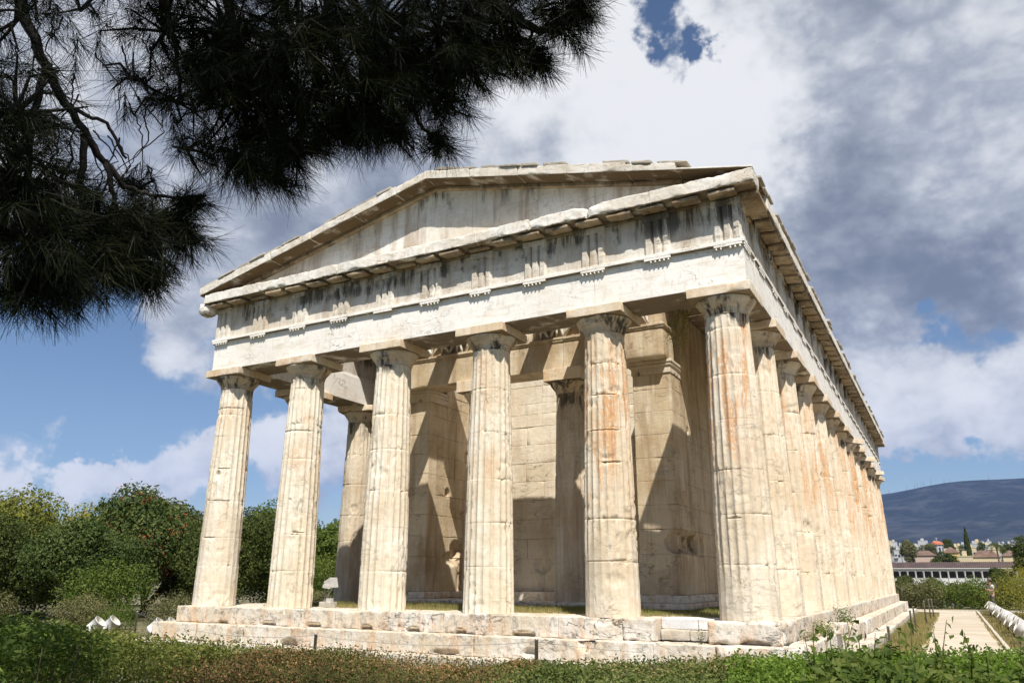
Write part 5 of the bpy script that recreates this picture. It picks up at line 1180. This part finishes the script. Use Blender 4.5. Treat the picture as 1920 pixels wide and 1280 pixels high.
# trees round the stoa and in the city
def ftree(label, px, py_t, py_b, wpx, Y, mat, seed, n=6000, name='leafy_tree', group='trees by the stoa and in the city'):
    A = P2(px-wpx/2, py_t, Y); B_ = P2(px+wpx/2, py_t, Y); C_ = P2(px, py_b, Y); r = (B_[0]-A[0])/2; h = A[2]-C_[2]; g = float(groundz(np.array([A[0]]), np.array([Y]))[0])
    x = (A[0]+B_[0])/2; tree(name, label, 'tree', (x, Y, g), r, h, max(.3, C_[2]-g), n, max(.10, r*.11), M[mat], seed, group, 12, th=max(.1, r*.06))
ftree('rounded olive green tree in front of the city, left of the domed church', 1700, 1010, 1062, 46, 330, 'leaf_olive', 201, 9000)
ftree('olive green tree right behind the rounded one, beside the red dome', 1742, 1014, 1046, 32, 360, 'leaf_olive', 202, 7000)
ftree('grey green tree behind the red dome', 1775, 1008, 1038, 30, 400, 'leaf_dark', 203, 6000)
ftree('low dark tree between the yellow house and the stoa roof', 1770, 1038, 1062, 60, 322, 'leaf_dark', 204, 7000)
ftree('dark tree hanging over the right end of the stoa roof', 1912, 992, 1085, 66, 110, 'leaf_dark', 205, 14000)
ftree('dark tree in front of the stoa columns at its left', 1695, 1074, 1105, 46, 100, 'leaf_dark', 206, 9000)
ftree('dark tree in front of the stoa parapet, middle', 1748, 1083, 1112, 50, 90, 'leaf_dark', 207, 9000)
ftree('dark wide tree covering the right end of the stoa columns', 1870, 1064, 1110, 62, 80, 'leaf_dark', 208, 12000)
ftree('grey green olive tree low before the stoa, left', 1712, 1094, 1130, 66, 62, 'leaf_olive', 209, 12000)
ftree('dull green tree before the stoa, between path and person', 1800, 1098, 1130, 90, 58, 'leaf_olive', 210, 14000)
ftree('dark city tree right of the cypress', 1838, 1012, 1036, 22, 400, 'leaf_dark', 211, 4000)
ftree('dark city tree behind the palm', 1885, 1018, 1040, 34, 420, 'leaf_dark', 212, 4000)
for k in range(12):
    ftree(['dark round city tree between the pale blocks', 'olive city tree between the pale blocks'][k % 2], 1668+k*21.5+rgc.uniform(-6, 6), 1021+rgc.uniform(-3, 5), 1046, rgc.uniform(16, 28), 405+rgc.uniform(-15, 60), ['leaf_dark', 'leaf_olive'][k % 2], 230+k, 2500, group=['dark trees among the city blocks', 'olive trees among the city blocks'][k % 2])
def cypress():
    Y = 380; A = P2(1812, 988, Y); z1 = A[2]; g = float(groundz(np.array([A[0]]), np.array([Y]))[0]); x = P2(1815, 1030, Y)[0]; hh = z1-g; rg = np.random.RandomState(9)
    t = tag(empty('cypress_tree'), 'tall dark cypress standing above the tiled houses', 'tree'); n = 9000
    u = rg.uniform(0, 1, n); a = rg.uniform(0, 2*np.pi, n); r = 1.9*np.sin(np.pi*(1-u)**.8*.62+.02)*(1+.12*np.sin(a*3+u*8))*rg.uniform(.7, 1, n)
    C = np.stack([x+r*np.cos(a), Y+r*np.sin(a), g+1+u*(hh-1)], 1); V, F = leaves(C, np.stack([np.cos(a), np.sin(a), .3+0*a], 1), .45, 9); b = MB(); b.add(V, F); b.build('crown', M['leaf_dark'], t)
    b = MB(); b.tube([(x, Y, g-.3), (x, Y, g+hh*.8)], [.35, .05], 8); b.build('trunk', M['bark'], t)
cypress()
def palm():
    Y = 338; A = P2(1867, 1018, Y); g = float(groundz(np.array([A[0]]), np.array([Y]))[0]); zt = A[2]; x = A[0]; rg = np.random.RandomState(19)
    t = tag(empty('palm_tree'), 'tall palm tree with drooping fronds rising beside the cream houses', 'tree')
    b = MB(); b.tube([(x, Y, g-.3), (x+.1, Y, (g+zt)/2), (x, Y, zt-.6)], [.38, .30, .26], 10); b.build('trunk', M['bark'], t, True)
    for k in range(26):
        a = k*2.4; el = rg.uniform(-.1, 1.2); Lf = 3.6; d = np.array([math.cos(a), math.sin(a)]); b = MB(); pts = []
        for q in np.linspace(0, 1, 9): rr = Lf*q*math.cos(el*(1-q*.4)); zz = Lf*q*math.sin(el)-1.9*q*q*Lf*.45; pts.append([x+d[0]*rr, Y+d[1]*rr, zt-.5+zz])
        pts = np.array(pts); sd = np.array([-d[1], d[0], 0]); b.tube(pts, np.linspace(.05, .01, 9), 4, cap=False)
        for i in range(1, 9):
            for s in (-1, 1):
                for j in (0, .33, .66):
                    p = pts[i-1]*(1-j)+pts[i]*j; e = p+sd*s*.75+[0, 0, -.35]; w_ = (pts[i]-pts[i-1])*.10; b.add([p-w_, p+w_, e], [[0, 1, 2]])
        b.build('frond', M['leaf_dark'], t)
palm()

# ------------------------------------------------------------------ mountain
def hills():
    nx, ny = 150, 60; X = np.linspace(-9000, 9000, nx); U = np.linspace(0, 1, ny)
    P = np.zeros((nx, ny, 3)); 
    for i, x in enumerate(X):
        y0 = 3500; y1 = 7000; ridge = 727+.004*x+25*math.sin(x/420.)+14*math.sin(x/160.+1)-.00001*(x-2500)**2*.6
        ridge = max(ridge, 120)*(sstep(np.array([x]), -4200, -1200)[0]*.96+.04)
        P[i, :, 0] = x; P[i, :, 1] = y0+(y1-y0)*U; P[i, :, 2] = -8+30+ridge*(U**1.15)
    f = P.reshape(-1, 3); n = fbm(f*np.array([1, .55, 0]), 1/900., 5, 3); n2 = np.abs(fbm(f*np.array([1, .3, 0]), 1/420., 4, 9))
    env = np.sin(np.pi*np.clip((f[:, 1]-3500)/3500, 0, 1)); f[:, 2] += env*(110*n-90*n2); P = f.reshape(nx, ny, 3)
    idx = np.arange(nx*ny).reshape(nx, ny); F = np.stack([idx[:-1, :-1], idx[1:, :-1], idx[1:, 1:], idx[:-1, 1:]], -1).reshape(-1, 4)
    m, t, bs = newmat('hill'); Q = t.node('ShaderNodeNewGeometry').outputs['Position']
    c = t.mix(t.ramp(t.noise(Q, .004, 8, .68), .46, .66), (.008, .014, .014), (.042, .046, .044)); c = t.mix(t.math('MULTIPLY', t.ramp(t.noise(Q, .02, 6, .7), .52, .66), .4), c, (.06, .06, .06)); t.put(bs, 'Base Color', c); bs.inputs['Roughness'].default_value = .95
    tag(link('hills', mesh_np('hills', P.reshape(-1, 3), [F]), m), kind='structure')
    return P
HP = hills()
def masts():
    for k, (px, h) in enumerate([(1665, 26), (1700, 34), (1716, 40), (1721, 50), (1728, 42), (1733, 44), (1747, 66), (1772, 30), (1783, 26), (1857, 34)]):
        x = P2(px, 915, 7000)[0]; i = int(np.argmin(np.abs(HP[:, -1, 0]-x))); z = float(np.interp(x, HP[:, -1, 0], HP[:, -1, 2]))
        b = MB(); b.tube([(0, 0, -5), (0, 0, h*.7), (0, 0, h)], [2.0, 1.5, .7], 6); t = tag(b.build('radio_mast', M['steel']), 'thin radio mast on the mountain ridge', 'mast', 'radio masts on the ridge'); t.location = (x, 6995, z)
masts()
# the air: one even pale volume round camera and scene
def haze():
    me = bpy.data.meshes.new('haze'); lo = (-9700, -9700, -16); hi = (9700, 9800, 1500)
    V = [(x, y, z) for x in (lo[0], hi[0]) for y in (lo[1], hi[1]) for z in (lo[2], hi[2])]; me.from_pydata(V, [], [(0, 1, 3, 2), (4, 6, 7, 5), (0, 4, 5, 1), (2, 3, 7, 6), (0, 2, 6, 4), (1, 5, 7, 3)]); me.update()
    m = bpy.data.materials.new('haze'); m.use_nodes = True; t = NT(m.node_tree); t.n.clear(); out = t.node('ShaderNodeOutputMaterial'); v = t.node('ShaderNodeVolumePrincipled')
    v.inputs['Color'].default_value = (.14, .36, 1.0, 1); v.inputs['Density'].default_value = 3.4e-5; v.inputs['Anisotropy'].default_value = .0
    t.l.new(v.outputs[0], out.inputs['Volume']); tag(link('haze', me, m), kind='stuff')
haze()
